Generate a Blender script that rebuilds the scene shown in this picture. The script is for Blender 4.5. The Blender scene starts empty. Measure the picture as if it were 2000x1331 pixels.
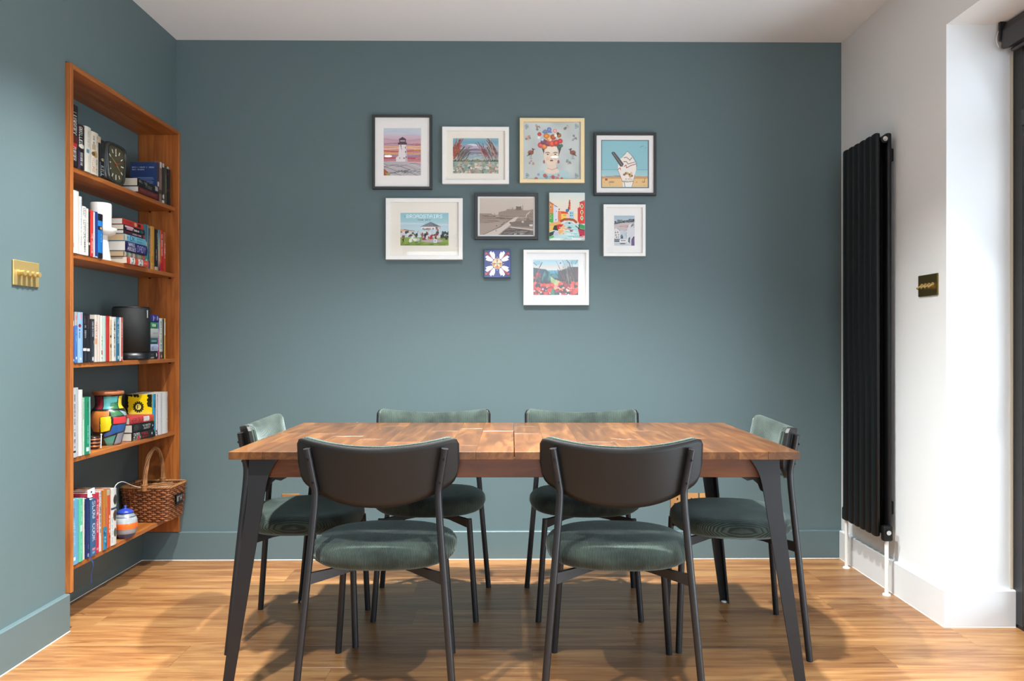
import bpy, bmesh, math, random
import numpy as np
from mathutils import Vector, Matrix
rnd = random.Random(7)
PI = math.pi
SC = bpy.context.scene
COL = SC.collection

# ------------------------------------------------------------------ camera, world, lights, exposure
CAM_Z = 1.085
cam_d = bpy.data.cameras.new('camera')
cam_d.sensor_width = 36.0
cam_d.lens = 1560.0 / 2000.0 * 36.0
cam_d.shift_y = 0.00225
cam_d.clip_start = 0.05
cam = bpy.data.objects.new('camera', cam_d)
cam.location = (0, 0, CAM_Z)
cam.rotation_euler = (PI / 2, 0, 0)
COL.objects.link(cam)
SC.camera = cam

w = bpy.data.worlds.new('sky')
SC.world = w
w.use_nodes = True
w.node_tree.nodes['Background'].inputs[0].default_value = (0.62, 0.74, 0.88, 1)
w.node_tree.nodes['Background'].inputs[1].default_value = 0.6

def area(name, loc, rot, sx, sy, power, col):
    d = bpy.data.lights.new(name, 'AREA')
    d.shape = 'RECTANGLE'; d.size = sx; d.size_y = sy; d.energy = power; d.color = col
    o = bpy.data.objects.new(name, d); o.location = loc; o.rotation_euler = rot
    COL.objects.link(o)
    return o

# daylight through the glazed garden door on the right and the windows behind the camera
area('door_daylight', (2.30, 1.30, 1.20), (0, PI / 2, 0), 2.2, 2.0, 10, (0.80, 0.92, 1.0))
area('window_daylight', (0.1, -3.45, 1.45), (PI / 2, 0, 0), 3.0, 2.0, 20, (0.80, 0.92, 1.0))
# added fill lamp outside the door, aimed up to brighten the ceiling
area('ceiling_fill', (2.32, 1.2, 0.25), (0, math.radians(140), 0), 0.9, 2.0, 25, (0.80, 0.92, 1.0))
# recessed ceiling downlights, the second added to brighten the back wall: (x, y, watts)
DOWNLIGHTS = [(-0.95, 2.74, 108), (-0.10, 2.76, 158), (0.55, 2.70, 108), (-0.95, 1.50, 100), (0.40, 1.50, 66)]
LAMP_COL = (0.945, 0.985, 0.975)

vs = SC.view_settings
vs.view_transform = 'Standard'; vs.look = 'None'; vs.gamma = 1.0; vs.use_curve_mapping = False
vs.exposure = 2.06

# ------------------------------------------------------------------ colour and material helpers
def lin(c):
    if isinstance(c, str):
        c = c.lstrip('#'); c = [int(c[i:i + 2], 16) / 255.0 for i in (0, 2, 4)]
    return tuple(x / 12.92 if x <= 0.04045 else ((x + 0.055) / 1.055) ** 2.4 for x in c[:3])

MATS = {}
def mat(name, col, rough=0.5, metal=0.0, bump=0.0, bscale=200.0, var=0.0, vscale=6.0, coat=0.0, sheen=0.0, spec=0.5):
    if name in MATS: return MATS[name]
    m = bpy.data.materials.new(name); m.use_nodes = True; MATS[name] = m
    nt = m.node_tree; b = nt.nodes['Principled BSDF']
    c = lin(col)
    b.inputs['Base Color'].default_value = (*c, 1)
    b.inputs['Roughness'].default_value = rough
    b.inputs['Metallic'].default_value = metal
    b.inputs['Coat Weight'].default_value = coat
    b.inputs['Sheen Weight'].default_value = sheen
    b.inputs['Specular IOR Level'].default_value = spec
    tc = nt.nodes.new('ShaderNodeTexCoord')
    if var > 0:
        n = nt.nodes.new('ShaderNodeTexNoise'); n.inputs['Scale'].default_value = vscale; n.inputs['Detail'].default_value = 4
        r = nt.nodes.new('ShaderNodeValToRGB')
        r.color_ramp.elements[0].position = 0.3; r.color_ramp.elements[1].position = 0.7
        r.color_ramp.elements[0].color = (*[x * (1 - var) for x in c], 1)
        r.color_ramp.elements[1].color = (*[min(1, x * (1 + var)) for x in c], 1)
        nt.links.new(tc.outputs['Object'], n.inputs['Vector']); nt.links.new(n.outputs['Fac'], r.inputs[0])
        nt.links.new(r.outputs[0], b.inputs['Base Color'])
    if bump > 0:
        n = nt.nodes.new('ShaderNodeTexNoise'); n.inputs['Scale'].default_value = bscale; n.inputs['Detail'].default_value = 3
        bp = nt.nodes.new('ShaderNodeBump'); bp.inputs['Strength'].default_value = bump; bp.inputs['Distance'].default_value = 0.002
        nt.links.new(tc.outputs['Object'], n.inputs['Vector']); nt.links.new(n.outputs['Fac'], bp.inputs['Height'])
        nt.links.new(bp.outputs[0], b.inputs['Normal'])
    return m

def wood(name, dark, mid, light, axis=0, grain=38.0, rough=0.38, coat=0.0, rvar=0.12, stretch=14.0, contrast=1.0, spec=0.5):
    """wood with the grain along the object's axis; every object gets its own offset and tint"""
    if name in MATS: return MATS[name]
    m = bpy.data.materials.new(name); m.use_nodes = True; MATS[name] = m
    nt = m.node_tree; N = nt.nodes.new; L = nt.links.new; b = nt.nodes['Principled BSDF']
    tc = N('ShaderNodeTexCoord'); oi = N('ShaderNodeObjectInfo')
    mul = N('ShaderNodeVectorMath'); mul.operation = 'SCALE'; mul.inputs[0].default_value = (7.3, 5.1, 9.7)
    L(oi.outputs['Random'], mul.inputs['Scale'])
    add = N('ShaderNodeVectorMath'); add.operation = 'ADD'
    L(tc.outputs['Object'], add.inputs[0]); L(mul.outputs[0], add.inputs[1])
    mp = N('ShaderNodeMapping'); s = [1.0, 1.0, 1.0]; s[axis] = 1.0 / stretch
    mp.inputs['Scale'].default_value = s
    L(add.outputs[0], mp.inputs['Vector'])
    n1 = N('ShaderNodeTexNoise'); n1.inputs['Scale'].default_value = grain; n1.inputs['Detail'].default_value = 6; n1.inputs['Roughness'].default_value = 0.62
    n1.inputs['Distortion'].default_value = 1.4
    n2 = N('ShaderNodeTexNoise'); n2.inputs['Scale'].default_value = grain * 0.22; n2.inputs['Detail'].default_value = 3; n2.inputs['Distortion'].default_value = 2.2
    L(mp.outputs[0], n1.inputs['Vector']); L(mp.outputs[0], n2.inputs['Vector'])
    mix = N('ShaderNodeMath'); mix.operation = 'MULTIPLY_ADD'; mix.inputs[1].default_value = 0.55
    half = N('ShaderNodeMath'); half.operation = 'MULTIPLY'; half.inputs[1].default_value = 0.45
    L(n1.outputs['Fac'], mix.inputs[0]); L(n2.outputs['Fac'], half.inputs[0]); L(half.outputs[0], mix.inputs[2])
    r = N('ShaderNodeValToRGB'); e = r.color_ramp.elements
    sp = 0.14 / contrast
    e[0].position = 0.5 - sp; e[0].color = (*lin(dark), 1); e[1].position = 0.5 + sp; e[1].color = (*lin(light), 1)
    k = e.new(0.5); k.color = (*lin(mid), 1)
    L(mix.outputs[0], r.inputs[0])
    hsv = N('ShaderNodeHueSaturation')
    mr = N('ShaderNodeMapRange'); mr.inputs['To Min'].default_value = 1 - rvar; mr.inputs['To Max'].default_value = 1 + rvar
    L(oi.outputs['Random'], mr.inputs['Value']); L(mr.outputs[0], hsv.inputs['Value']); L(r.outputs[0], hsv.inputs['Color'])
    L(hsv.outputs[0], b.inputs['Base Color'])
    b.inputs['Roughness'].default_value = rough; b.inputs['Coat Weight'].default_value = coat; b.inputs['Coat Roughness'].default_value = 0.1
    b.inputs['Specular IOR Level'].default_value = spec
    bp = N('ShaderNodeBump'); bp.inputs['Strength'].default_value = 0.08; bp.inputs['Distance'].default_value = 0.002
    L(n1.outputs['Fac'], bp.inputs['Height']); L(bp.outputs[0], b.inputs['Normal'])
    return m

def corduroy(name, axis=0, pitch=0.0046):
    if name in MATS: return MATS[name]
    m = bpy.data.materials.new(name); m.use_nodes = True; MATS[name] = m
    nt = m.node_tree; N = nt.nodes.new; L = nt.links.new; b = nt.nodes['Principled BSDF']
    tc = N('ShaderNodeTexCoord'); sep = N('ShaderNodeSeparateXYZ'); L(tc.outputs['Object'], sep.inputs[0])
    n0 = N('ShaderNodeTexNoise'); n0.inputs['Scale'].default_value = 9; L(tc.outputs['Object'], n0.inputs['Vector'])
    wob = N('ShaderNodeMath'); wob.operation = 'MULTIPLY_ADD'; wob.inputs[1].default_value = 0.0015
    L(n0.outputs['Fac'], wob.inputs[0]); L(sep.outputs[axis], wob.inputs[2])
    fr = N('ShaderNodeMath'); fr.operation = 'MULTIPLY'; fr.inputs[1].default_value = 2 * PI / pitch; L(wob.outputs[0], fr.inputs[0])
    sn = N('ShaderNodeMath'); sn.operation = 'SINE'; L(fr.outputs[0], sn.inputs[0])
    mr = N('ShaderNodeMapRange'); mr.inputs['From Min'].default_value = -1; mr.inputs['From Max'].default_value = 1; L(sn.outputs[0], mr.inputs['Value'])
    n = N('ShaderNodeTexNoise'); n.inputs['Scale'].default_value = 11; n.inputs['Detail'].default_value = 4; L(tc.outputs['Object'], n.inputs['Vector'])
    r = N('ShaderNodeValToRGB'); e = r.color_ramp.elements
    e[0].position = 0.35; e[0].color = (*lin('#262e2a'), 1); e[1].position = 0.68; e[1].color = (*lin('#46524b'), 1)
    L(n.outputs['Fac'], r.inputs[0])
    mx = N('ShaderNodeMix'); mx.data_type = 'RGBA'; mx.blend_type = 'MULTIPLY'; mx.inputs[0].default_value = 0.72
    cr = N('ShaderNodeValToRGB'); cr.color_ramp.elements[0].color = (0.12, 0.13, 0.12, 1); cr.color_ramp.elements[1].color = (1, 1, 1, 1)
    cr.color_ramp.elements[0].position = 0.05; cr.color_ramp.elements[1].position = 0.6
    L(mr.outputs[0], cr.inputs[0]); L(r.outputs[0], mx.inputs[6]); L(cr.outputs[0], mx.inputs[7])
    L(mx.outputs[2], b.inputs['Base Color'])
    b.inputs['Roughness'].default_value = 0.85
    b.inputs['Sheen Weight'].default_value = 0.4; b.inputs['Sheen Roughness'].default_value = 0.35
    b.inputs['Sheen Tint'].default_value = (0.72, 0.86, 0.82, 1)
    b.inputs['Specular IOR Level'].default_value = 0.25
    bp = N('ShaderNodeBump'); bp.inputs['Strength'].default_value = 0.7; bp.inputs['Distance'].default_value = 0.0015
    L(mr.outputs[0], bp.inputs['Height']); L(bp.outputs[0], b.inputs['Normal'])
    return m

def glass_mat(name='pane_glass', tint=(1, 1, 1), ior=1.45, rough=0.0):
    if name in MATS: return MATS[name]
    m = bpy.data.materials.new(name); m.use_nodes = True; MATS[name] = m
    nt = m.node_tree; N = nt.nodes.new; L = nt.links.new
    nt.nodes.remove(nt.nodes['Principled BSDF'])
    out = nt.nodes['Material Output']
    lw = N('ShaderNodeLayerWeight'); lw.inputs[0].default_value = 0.5
    pw = N('ShaderNodeMath'); pw.operation = 'POWER'; pw.inputs[1].default_value = 5.0; L(lw.outputs['Facing'], pw.inputs[0])
    r0 = ((ior - 1) / (ior + 1)) ** 2 * 1.6
    f = N('ShaderNodeMath'); f.operation = 'MULTIPLY_ADD'; f.inputs[1].default_value = 1 - r0; f.inputs[2].default_value = r0; L(pw.outputs[0], f.inputs[0])
    t = N('ShaderNodeBsdfTransparent'); t.inputs[0].default_value = (*tint, 1)
    g = N('ShaderNodeBsdfGlossy'); g.inputs['Roughness'].default_value = rough
    x = N('ShaderNodeMixShader'); L(f.outputs[0], x.inputs[0]); L(t.outputs[0], x.inputs[1]); L(g.outputs[0], x.inputs[2])
    L(x.outputs[0], out.inputs[0])
    return m

def print_mat(name='printed', rough=0.55, coat=0.0):
    if name in MATS: return MATS[name]
    m = bpy.data.materials.new(name); m.use_nodes = True; MATS[name] = m
    nt = m.node_tree; b = nt.nodes['Principled BSDF']
    a = nt.nodes.new('ShaderNodeAttribute'); a.attribute_name = 'ink'
    nt.links.new(a.outputs['Color'], b.inputs['Base Color'])
    b.inputs['Roughness'].default_value = rough; b.inputs['Coat Weight'].default_value = coat
    return m

# ------------------------------------------------------------------ mesh helpers
class MB:
    def __init__(s): s.v = []; s.f = []; s.sm = []
    def add(s, vs, fs, smooth=False):
        o = len(s.v); s.v += [tuple(p) for p in vs]; s.f += [tuple(i + o for i in f) for f in fs]; s.sm += [smooth] * len(fs)
        return s
    def box(s, a, b, M=None):
        (x0, y0, z0), (x1, y1, z1) = a, b
        v = [(x0, y0, z0), (x1, y0, z0), (x1, y1, z0), (x0, y1, z0), (x0, y0, z1), (x1, y0, z1), (x1, y1, z1), (x0, y1, z1)]
        if M is not None: v = [M @ Vector(p) for p in v]
        return s.add(v, [(0, 3, 2, 1), (4, 5, 6, 7), (0, 1, 5, 4), (1, 2, 6, 5), (2, 3, 7, 6), (3, 0, 4, 7)])
    def bbox(s, a, b, r=0.002, M=None, seg=1):
        bm = bmesh.new(); bmesh.ops.create_cube(bm, size=1)
        for v in bm.verts:
            v.co = Vector([(a[i] + b[i]) / 2 + v.co[i] * (b[i] - a[i]) for i in range(3)])
        bmesh.ops.bevel(bm, geom=bm.edges[:], offset=r, segments=seg, affect='EDGES', profile=0.5)
        return s.bm(bm, M)
    def bm(s, bm, M=None, smooth=False):
        bm.verts.ensure_lookup_table(); bm.verts.index_update()
        v = [(M @ p.co) if M is not None else p.co.copy() for p in bm.verts]
        s.add(v, [[q.index for q in f.verts] for f in bm.faces], smooth); bm.free(); return s
    def prism(s, poly, d, M=None, smooth=False):
        """poly: list of 2D points in XY, extruded 0..d in Z"""
        n = len(poly)
        v = [(x, y, 0) for x, y in poly] + [(x, y, d) for x, y in poly]
        if M is not None: v = [M @ Vector(p) for p in v]
        s.add(v[:n] + v[n:], [tuple(range(n - 1, -1, -1)), tuple(range(n, 2 * n))])
        s.add(v, [(i, (i + 1) % n, (i + 1) % n + n, i + n) for i in range(n)], smooth)
        return s
    def tube(s, pts, r, n=10, cap=True, closed=False):
        pts = [Vector(p) for p in pts]; k = len(pts)
        rs = r if isinstance(r, (list, tuple)) else [r] * k
        T = []
        for i in range(k):
            if closed: t = pts[(i + 1) % k] - pts[i - 1]
            else: t = pts[min(i + 1, k - 1)] - pts[max(i - 1, 0)]
            T.append(t.normalized())
        a = Vector((0, 0, 1)) if abs(T[0].z) < 0.9 else Vector((1, 0, 0))
        u = (a - T[0] * a.dot(T[0])).normalized()
        v = []
        for i in range(k):
            u = (u - T[i] * u.dot(T[i])).normalized(); w_ = T[i].cross(u)
            for j in range(n):
                an = 2 * PI * j / n
                v.append(pts[i] + (u * math.cos(an) + w_ * math.sin(an)) * rs[i])
        f = []
        for i in range(k if closed else k - 1):
            i2 = (i + 1) % k
            for j in range(n):
                f.append((i * n + j, i * n + (j + 1) % n, i2 * n + (j + 1) % n, i2 * n + j))
        s.add(v, f, True)
        if cap and not closed:
            s.add(v[:n], [tuple(range(n - 1, -1, -1))]); s.add(v[-n:], [tuple(range(n))])
        return s
    def lathe(s, prof, n=32, c=(0, 0, 0), sx=1.0, sy=1.0):
        v = []; f = []; k = len(prof)
        for r, z in prof:
            for j in range(n):
                a = 2 * PI * j / n
                v.append((c[0] + r * math.cos(a) * sx, c[1] + r * math.sin(a) * sy, c[2] + z))
        for i in range(k - 1):
            for j in range(n):
                f.append((i * n + j, i * n + (j + 1) % n, (i + 1) * n + (j + 1) % n, (i + 1) * n + j))
        s.add(v, f, True)
        if prof[0][0] > 1e-6: s.add(v[:n], [tuple(range(n - 1, -1, -1))])
        if prof[-1][0] > 1e-6: s.add(v[-n:], [tuple(range(n))])
        return s
    def grid(s, P, smooth=True, flip=False):
        R = len(P); C_ = len(P[0])
        v = [p for row in P for p in row]
        f = []
        for i in range(R - 1):
            for j in range(C_ - 1):
                q = (i * C_ + j, i * C_ + j + 1, (i + 1) * C_ + j + 1, (i + 1) * C_ + j)
                f.append(q[::-1] if flip else q)
        return s.add(v, f, smooth)
    def mesh(s, name):
        me = bpy.data.meshes.new(name); me.from_pydata(s.v, [], s.f)
        me.polygons.foreach_set('use_smooth', s.sm); me.update()
        return me

def link(name, me, m=None, parent=None, loc=None):
    o = bpy.data.objects.new(name, me)
    if m is not None and len(me.materials) == 0: me.materials.append(m)
    COL.objects.link(o)
    if parent is not None: o.parent = parent
    if loc is not None: o.location = loc
    return o

def fuse(me, d=1e-5):
    bm = bmesh.new(); bm.from_mesh(me); bmesh.ops.remove_doubles(bm, verts=bm.verts[:], dist=d)
    bmesh.ops.recalc_face_normals(bm, faces=bm.faces[:]); bm.to_mesh(me); bm.free(); return me

def part(name, mb, m, parent, label=None, merge=False, loc=None):
    me = mb.mesh(name)
    if merge: fuse(me)
    o = link(name, me, m, parent, loc)
    if label: o['label'] = label
    return o

def tag(o, label, cat, group=None):
    o['label'] = label; o['category'] = cat
    if group: o['group'] = group
    return o

def thing(name, label, cat, loc=(0, 0, 0), rotz=0.0, group=None):
    o = bpy.data.objects.new(name, None); o.empty_display_size = 0.05
    COL.objects.link(o); o.location = loc; o.rotation_euler = (0, 0, rotz)
    return tag(o, label, cat, group)

def struct(name, mb, m, parent=None):
    o = part(name, mb, m, parent)
    if parent is None: o['kind'] = 'structure'
    return o

def struct_empty(name, loc=(0, 0, 0)):
    o = bpy.data.objects.new(name, None); COL.objects.link(o); o.location = loc; o['kind'] = 'structure'
    return o

def copy_tree(o, parent=None):
    c = o.copy(); COL.objects.link(c)
    if parent is not None: c.parent = parent
    for ch in list(o.children): copy_tree(ch, c)
    return c

# ------------------------------------------------------------------ flat prints: colour per point, computed here
FONT = {'A': '0E11111F111111', 'B': '1E11111E11111E', 'C': '0E11101010110E', 'D': '1E11111111111E', 'E': '1F10101E10101F', 'F': '1F10101E101010',
 'G': '0E11101711110F', 'H': '1111111F111111', 'I': '0E04040404040E', 'J': '0702020202120C', 'K': '11121418141211', 'L': '1010101010101F', 'M': '111B1515111111',
 'N': '11191513111111', 'O': '0E11111111110E', 'P': '1E11111E101010', 'Q': '0E11111115120D', 'R': '1E11111E141211', 'S': '0F10100E01011E', 'T': '1F040404040404',
 'U': '1111111111110E', 'V': '11111111110A04', 'W': '1111111515150A', 'X': '11110A040A1111', 'Y': '11110A04040404', 'Z': '1F01020408101F',
 '2': '0E11010204081F', '1': '040C040404040E', '&': '0C12140815120D', '.': '00000000000C0C', '-': '0000001F000000', ' ': '00000000000000'}
GLY = {k: np.array([[(int(h[i * 2:i * 2 + 2], 16) >> (4 - j)) & 1 for j in range(5)] for i in range(7)], bool) for k, h in FONT.items()}

def hx(c):
    if isinstance(c, str):
        c = c.lstrip('#'); return np.array([int(c[i:i + 2], 16) / 255.0 for i in (0, 2, 4)])
    return np.array(c, float)

class Canvas:
    """a small picture in numpy; x right, y down, both 0..1; drawn in display colours"""
    def __init__(s, w, h, base='#ffffff', seed=1):
        s.w = max(2, int(w)); s.h = max(2, int(h)); s.a = np.tile(hx(base), (s.h, s.w, 1)).astype(float)
        s.x, s.y = np.meshgrid((np.arange(s.w) + .5) / s.w, (np.arange(s.h) + .5) / s.h)
        s.r = np.random.RandomState(seed); s.asp = s.w / s.h
    def put(s, m, c, al=1.0):
        m = np.clip(m.astype(float), 0, 1)[..., None] * al
        s.a = s.a * (1 - m) + hx(c) * m; return s
    def rect(s, x0, y0, x1, y1, c, al=1.0): return s.put((s.x >= x0) & (s.x < x1) & (s.y >= y0) & (s.y < y1), c, al)
    def ell(s, cx, cy, rx, ry, c, al=1.0): return s.put(((s.x - cx) / rx) ** 2 + ((s.y - cy) / ry) ** 2 <= 1, c, al)
    def poly(s, pts, c, al=1.0):
        m = np.zeros((s.h, s.w), bool); n = len(pts)
        for i in range(n):
            (x0, y0), (x1, y1) = pts[i], pts[(i + 1) % n]
            if y0 == y1: continue
            m ^= ((y0 > s.y) != (y1 > s.y)) & (s.x < (x1 - x0) * (s.y - y0) / (y1 - y0) + x0)
        return s.put(m, c, al)
    def line(s, pts, wd, c, al=1.0):
        """wd as a share of the picture's height"""
        m = np.zeros((s.h, s.w), bool)
        for (x0, y0), (x1, y1) in zip(pts[:-1], pts[1:]):
            dx, dy = (x1 - x0) * s.asp, y1 - y0; L = dx * dx + dy * dy + 1e-12
            px, py = (s.x - x0) * s.asp, s.y - y0
            t = np.clip((px * dx + py * dy) / L, 0, 1)
            m |= (px - t * dx) ** 2 + (py - t * dy) ** 2 <= (wd / 2) ** 2
        return s.put(m, c, al)
    def vgrad(s, y0, y1, stops):
        ys = np.linspace(y0, y1, len(stops)); cs = np.array([hx(c) for c in stops])
        g = np.stack([np.interp(s.y, ys, cs[:, k]) for k in range(3)], -1)
        m = (s.y >= y0) & (s.y < y1); s.a[m] = g[m]; return s
    def noise(s, fx, fy, seed=0):
        r = np.random.RandomState(seed + 11); g = r.rand(int(fy) + 2, int(fx) + 2)
        X = s.x * fx; Y = s.y * fy; i = X.astype(int); j = Y.astype(int); a = X - i; b = Y - j
        a = a * a * (3 - 2 * a); b = b * b * (3 - 2 * b)
        return (g[j, i] * (1 - a) + g[j, i + 1] * a) * (1 - b) + (g[j + 1, i] * (1 - a) + g[j + 1, i + 1] * a) * b
    def dabs(s, n, x0, y0, x1, y1, cols, r0, r1, al=0.9, seed=0, flat=1.0):
        q = np.random.RandomState(seed + 5)
        for _ in range(n):
            cx, cy = q.uniform(x0, x1), q.uniform(y0, y1); rr = q.uniform(r0, r1)
            s.ell(cx, cy, rr / s.asp, rr * flat, cols[q.randint(len(cols))], al)
        return s
    def strokes(s, n, x0, y0, x1, y1, dx, dy, cols, wd, al=0.9, seed=0, jit=0.3):
        q = np.random.RandomState(seed + 9)
        for _ in range(n):
            cx, cy = q.uniform(x0, x1), q.uniform(y0, y1); k = q.uniform(1 - jit, 1 + jit); j = q.uniform(-jit, jit) * abs(dy)
            s.line([(cx, cy), (cx + dx * k * .5 + j * .3, cy + dy * k * .5), (cx + dx * k + j, cy + dy * k)], wd * q.uniform(.6, 1.3), cols[q.randint(len(cols))], al)
        return s
    def text(s, t, x0, y0, x1, y1, c, al=1.0):
        n = len(t); tot = n * 6 - 1
        X = (s.x - x0) / (x1 - x0) * tot; Y = (s.y - y0) / (y1 - y0) * 7
        ok = (X >= 0) & (X < tot) & (Y >= 0) & (Y < 7)
        xi = np.clip(X.astype(int), 0, tot - 1); yi = np.clip(Y.astype(int), 0, 6)
        m = np.zeros((s.h, s.w), bool)
        for k, ch in enumerate(t):
            g = GLY.get(ch, GLY[' ']); q = ok & (xi // 6 == k) & (xi % 6 < 5)
            m[q] = g[yi[q], xi[q] % 6]
        return s.put(m, c, al)

def print_mesh(name, cv, P, m=None):
    """cv.h rows x cv.w columns of points P (array h x w x 3)"""
    h, w_ = cv.h, cv.w
    me = bpy.data.meshes.new(name)
    me.vertices.add(h * w_); me.vertices.foreach_set('co', np.asarray(P, np.float32).reshape(-1))
    idx = np.arange(h * w_).reshape(h, w_)
    q = np.stack([idx[1:, :-1], idx[1:, 1:], idx[:-1, 1:], idx[:-1, :-1]], -1).reshape(-1)
    nf = (h - 1) * (w_ - 1)
    me.loops.add(nf * 4); me.loops.foreach_set('vertex_index', q.astype(np.int32))
    me.polygons.add(nf); me.polygons.foreach_set('loop_start', np.arange(0, nf * 4, 4, dtype=np.int32))
    me.polygons.foreach_set('loop_total', np.full(nf, 4, np.int32))
    me.polygons.foreach_set('use_smooth', np.ones(nf, bool))
    me.update(calc_edges=True)
    at = me.color_attributes.new('ink', 'FLOAT_COLOR', 'POINT')
    c = np.clip(cv.a, 0, 1); c = np.where(c <= .04045, c / 12.92, ((c + .055) / 1.055) ** 2.4)
    at.data.foreach_set('color', np.concatenate([c, np.ones((h, w_, 1))], -1).astype(np.float32).reshape(-1))
    me.materials.append(m or print_mat())
    return me

def print_flat(name, cv, o, u, v, parent, m=None, bulge=0.0, nrm=None, label=None):
    """o = top left corner, u = vector across, v = vector down"""
    o, u, v = np.array(o, float), np.array(u, float), np.array(v, float)
    a = np.linspace(0, 1, cv.w)[None, :, None]; b = np.linspace(0, 1, cv.h)[:, None, None]
    P = o + a * u + b * v
    if bulge: P = P + np.array(nrm, float) * bulge * (1 - (2 * b - 1) ** 2)
    ob = link(name, print_mesh(name, cv, P, m), None, parent)
    if label: ob['label'] = label
    return ob
# ------------------------------------------------------------------ materials
TEAL = mat('teal_wall_paint', '#586a6d', 0.62, bump=0.05, bscale=260)
WHITEW = mat('warm_white_wall_paint', '#e7e9ea', 0.7, bump=0.04, bscale=260)
CEIL = mat('ceiling_paint', '#e9eff5', 0.8)
TEALG = mat('teal_gloss_paint', '#586a6d', 0.4)
WHITEG = mat('white_trim_paint', '#dfe1e3', 0.4)
OAK = wood('oiled_oak_upright', '#7c4018', '#995622', '#b06c33', axis=2, grain=30, rough=0.42)
OAKY = wood('oiled_oak_shelf', '#7c4018', '#995622', '#b06c33', axis=1, grain=30, rough=0.42)
TABLEW = wood('acacia_stave', '#44260e', '#5b3515', '#784e28', axis=1, grain=26, rough=0.3, coat=0.3, rvar=0.26, stretch=9)
TABLEX = wood('acacia_apron', '#4d280c', '#613413', '#7a481f', axis=0, grain=26, rough=0.32, coat=0.2, rvar=0.05, stretch=9)
FLOORW = wood('light_oak_plank', '#764a29', '#93663d', '#a87e50', axis=0, grain=30, rough=0.36, rvar=0.16, stretch=12, contrast=1.15)
BLACKM = mat('black_powder_coat', '#19191c', 0.42, spec=.4)
BLACKR = mat('black_radiator_paint', '#08080a', 0.42, spec=.35)
BRASS = mat('brushed_brass', '#c9ae72', 0.45, metal=.7)
CHROME = mat('chrome', '#d8d8d8', 0.15, metal=1.0)
WHITEP = mat('white_plastic', '#e6e4e0', 0.45)
GLASS = glass_mat()
CAULK = mat('white_sealant', '#e8e4dc', 0.7)

XL, XR, XREC, H = -1.68, 1.664, -1.862, 2.603
YB0, SL = 4.0182, 0.0107          # the back wall runs very slightly out of square
def yb(x): return YB0 + SL * x
YB_ROT = math.atan(SL)
REC0 = 3.004                      # the recess in the left wall starts here
DOOR0, DOOR1, DOORH = 0.26, 3.06, 2.305
YR = -3.3

# walls
b = MB(); b.box((-2.1, YR, 0), (XL, REC0, H)); b.box((-2.1, REC0, 2.146), (XL, 4.3, H)); b.box((-2.1, REC0, 0), (XREC, 4.3, 2.146))
struct('wall_left', b, TEAL)
b = MB(); b.prism([(-2.1, yb(-2.1)), (XR + .3, yb(XR + .3)), (XR + .3, 4.3), (-2.1, 4.3)], H)
struct('wall_back', b, TEAL)
b = MB(); b.box((XR, DOOR1, 0), (XR + .28, 4.3, H)); b.box((XR, DOOR0, DOORH), (XR + .28, DOOR1, H)); b.box((XR, YR, 0), (XR + .28, DOOR0, H))
struct('wall_right', b, WHITEW)
b = MB(); b.box((-2.1, YR - .25, 0), (-1.4, YR, H)); b.box((1.6, YR - .25, 0), (XR + .28, YR, H)); b.box((-1.4, YR - .25, 2.45), (1.6, YR, H)); b.box((-1.4, YR - .25, 0), (1.6, YR, .45))
struct('wall_rear', b, WHITEW)
b = MB(); b.box((-2.1, YR - .25, H), (XR + .28, 4.3, H + .15))
struct('ceiling', b, CEIL)

# floor: a slab with planks laid across the room
floor = struct_empty('floor')
b = MB(); b.box((-2.1, YR - .25, -.08), (XR + .28, 4.3, -.006))
part('subfloor', b, mat('subfloor_board', '#5a4630', 0.9), floor)
PW, PL = 0.193, 1.22
full = MB().bbox((-PL / 2, -PW / 2 + .0004, -.006), (PL / 2, PW / 2 - .0004, 0), .0005).mesh('plank')
full.materials.append(FLOORW)
row = 0
y = 2.86 + PW * 6
offs = {1: 0.835}
while y - PW > YR:
    yc = y - PW / 2
    k = round((y - PW - 2.86) / PW)
    x0 = XL if y - PW < 2.95 else XREC
    x1 = XR + .26 if y <= DOOR1 + .05 else XR
    j0 = offs.get(k, rnd.uniform(0, PL))
    ye = min(y, 4.045)
    xs = [x0]
    q = j0 + PL * math.floor((x0 - j0) / PL) + PL
    while q < x1 - .05:
        if q > x0 + .05: xs.append(q)
        q += PL
    xs.append(x1)
    for a, c in zip(xs[:-1], xs[1:]):
        if abs(c - a - PL) < 1e-4 and ye == y: link('plank', full, None, floor, ((a + c) / 2, yc, 0))
        elif ye - (y - PW) > .01:
            hw, hd = (c - a) / 2, (ye - y + PW) / 2
            m_ = MB().bbox((-hw + .0004, -hd + .0004, -.006), (hw - .0004, hd - .0004, 0), .0005)
            part('plank', m_, FLOORW, floor, loc=((a + c) / 2, (ye + y - PW) / 2, 0))
    y -= PW
b = MB(); b.box((XR + .26, DOOR0, -.006), (XR + .3, DOOR1, .012)); part('threshold', b, BLACKM, floor)

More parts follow.
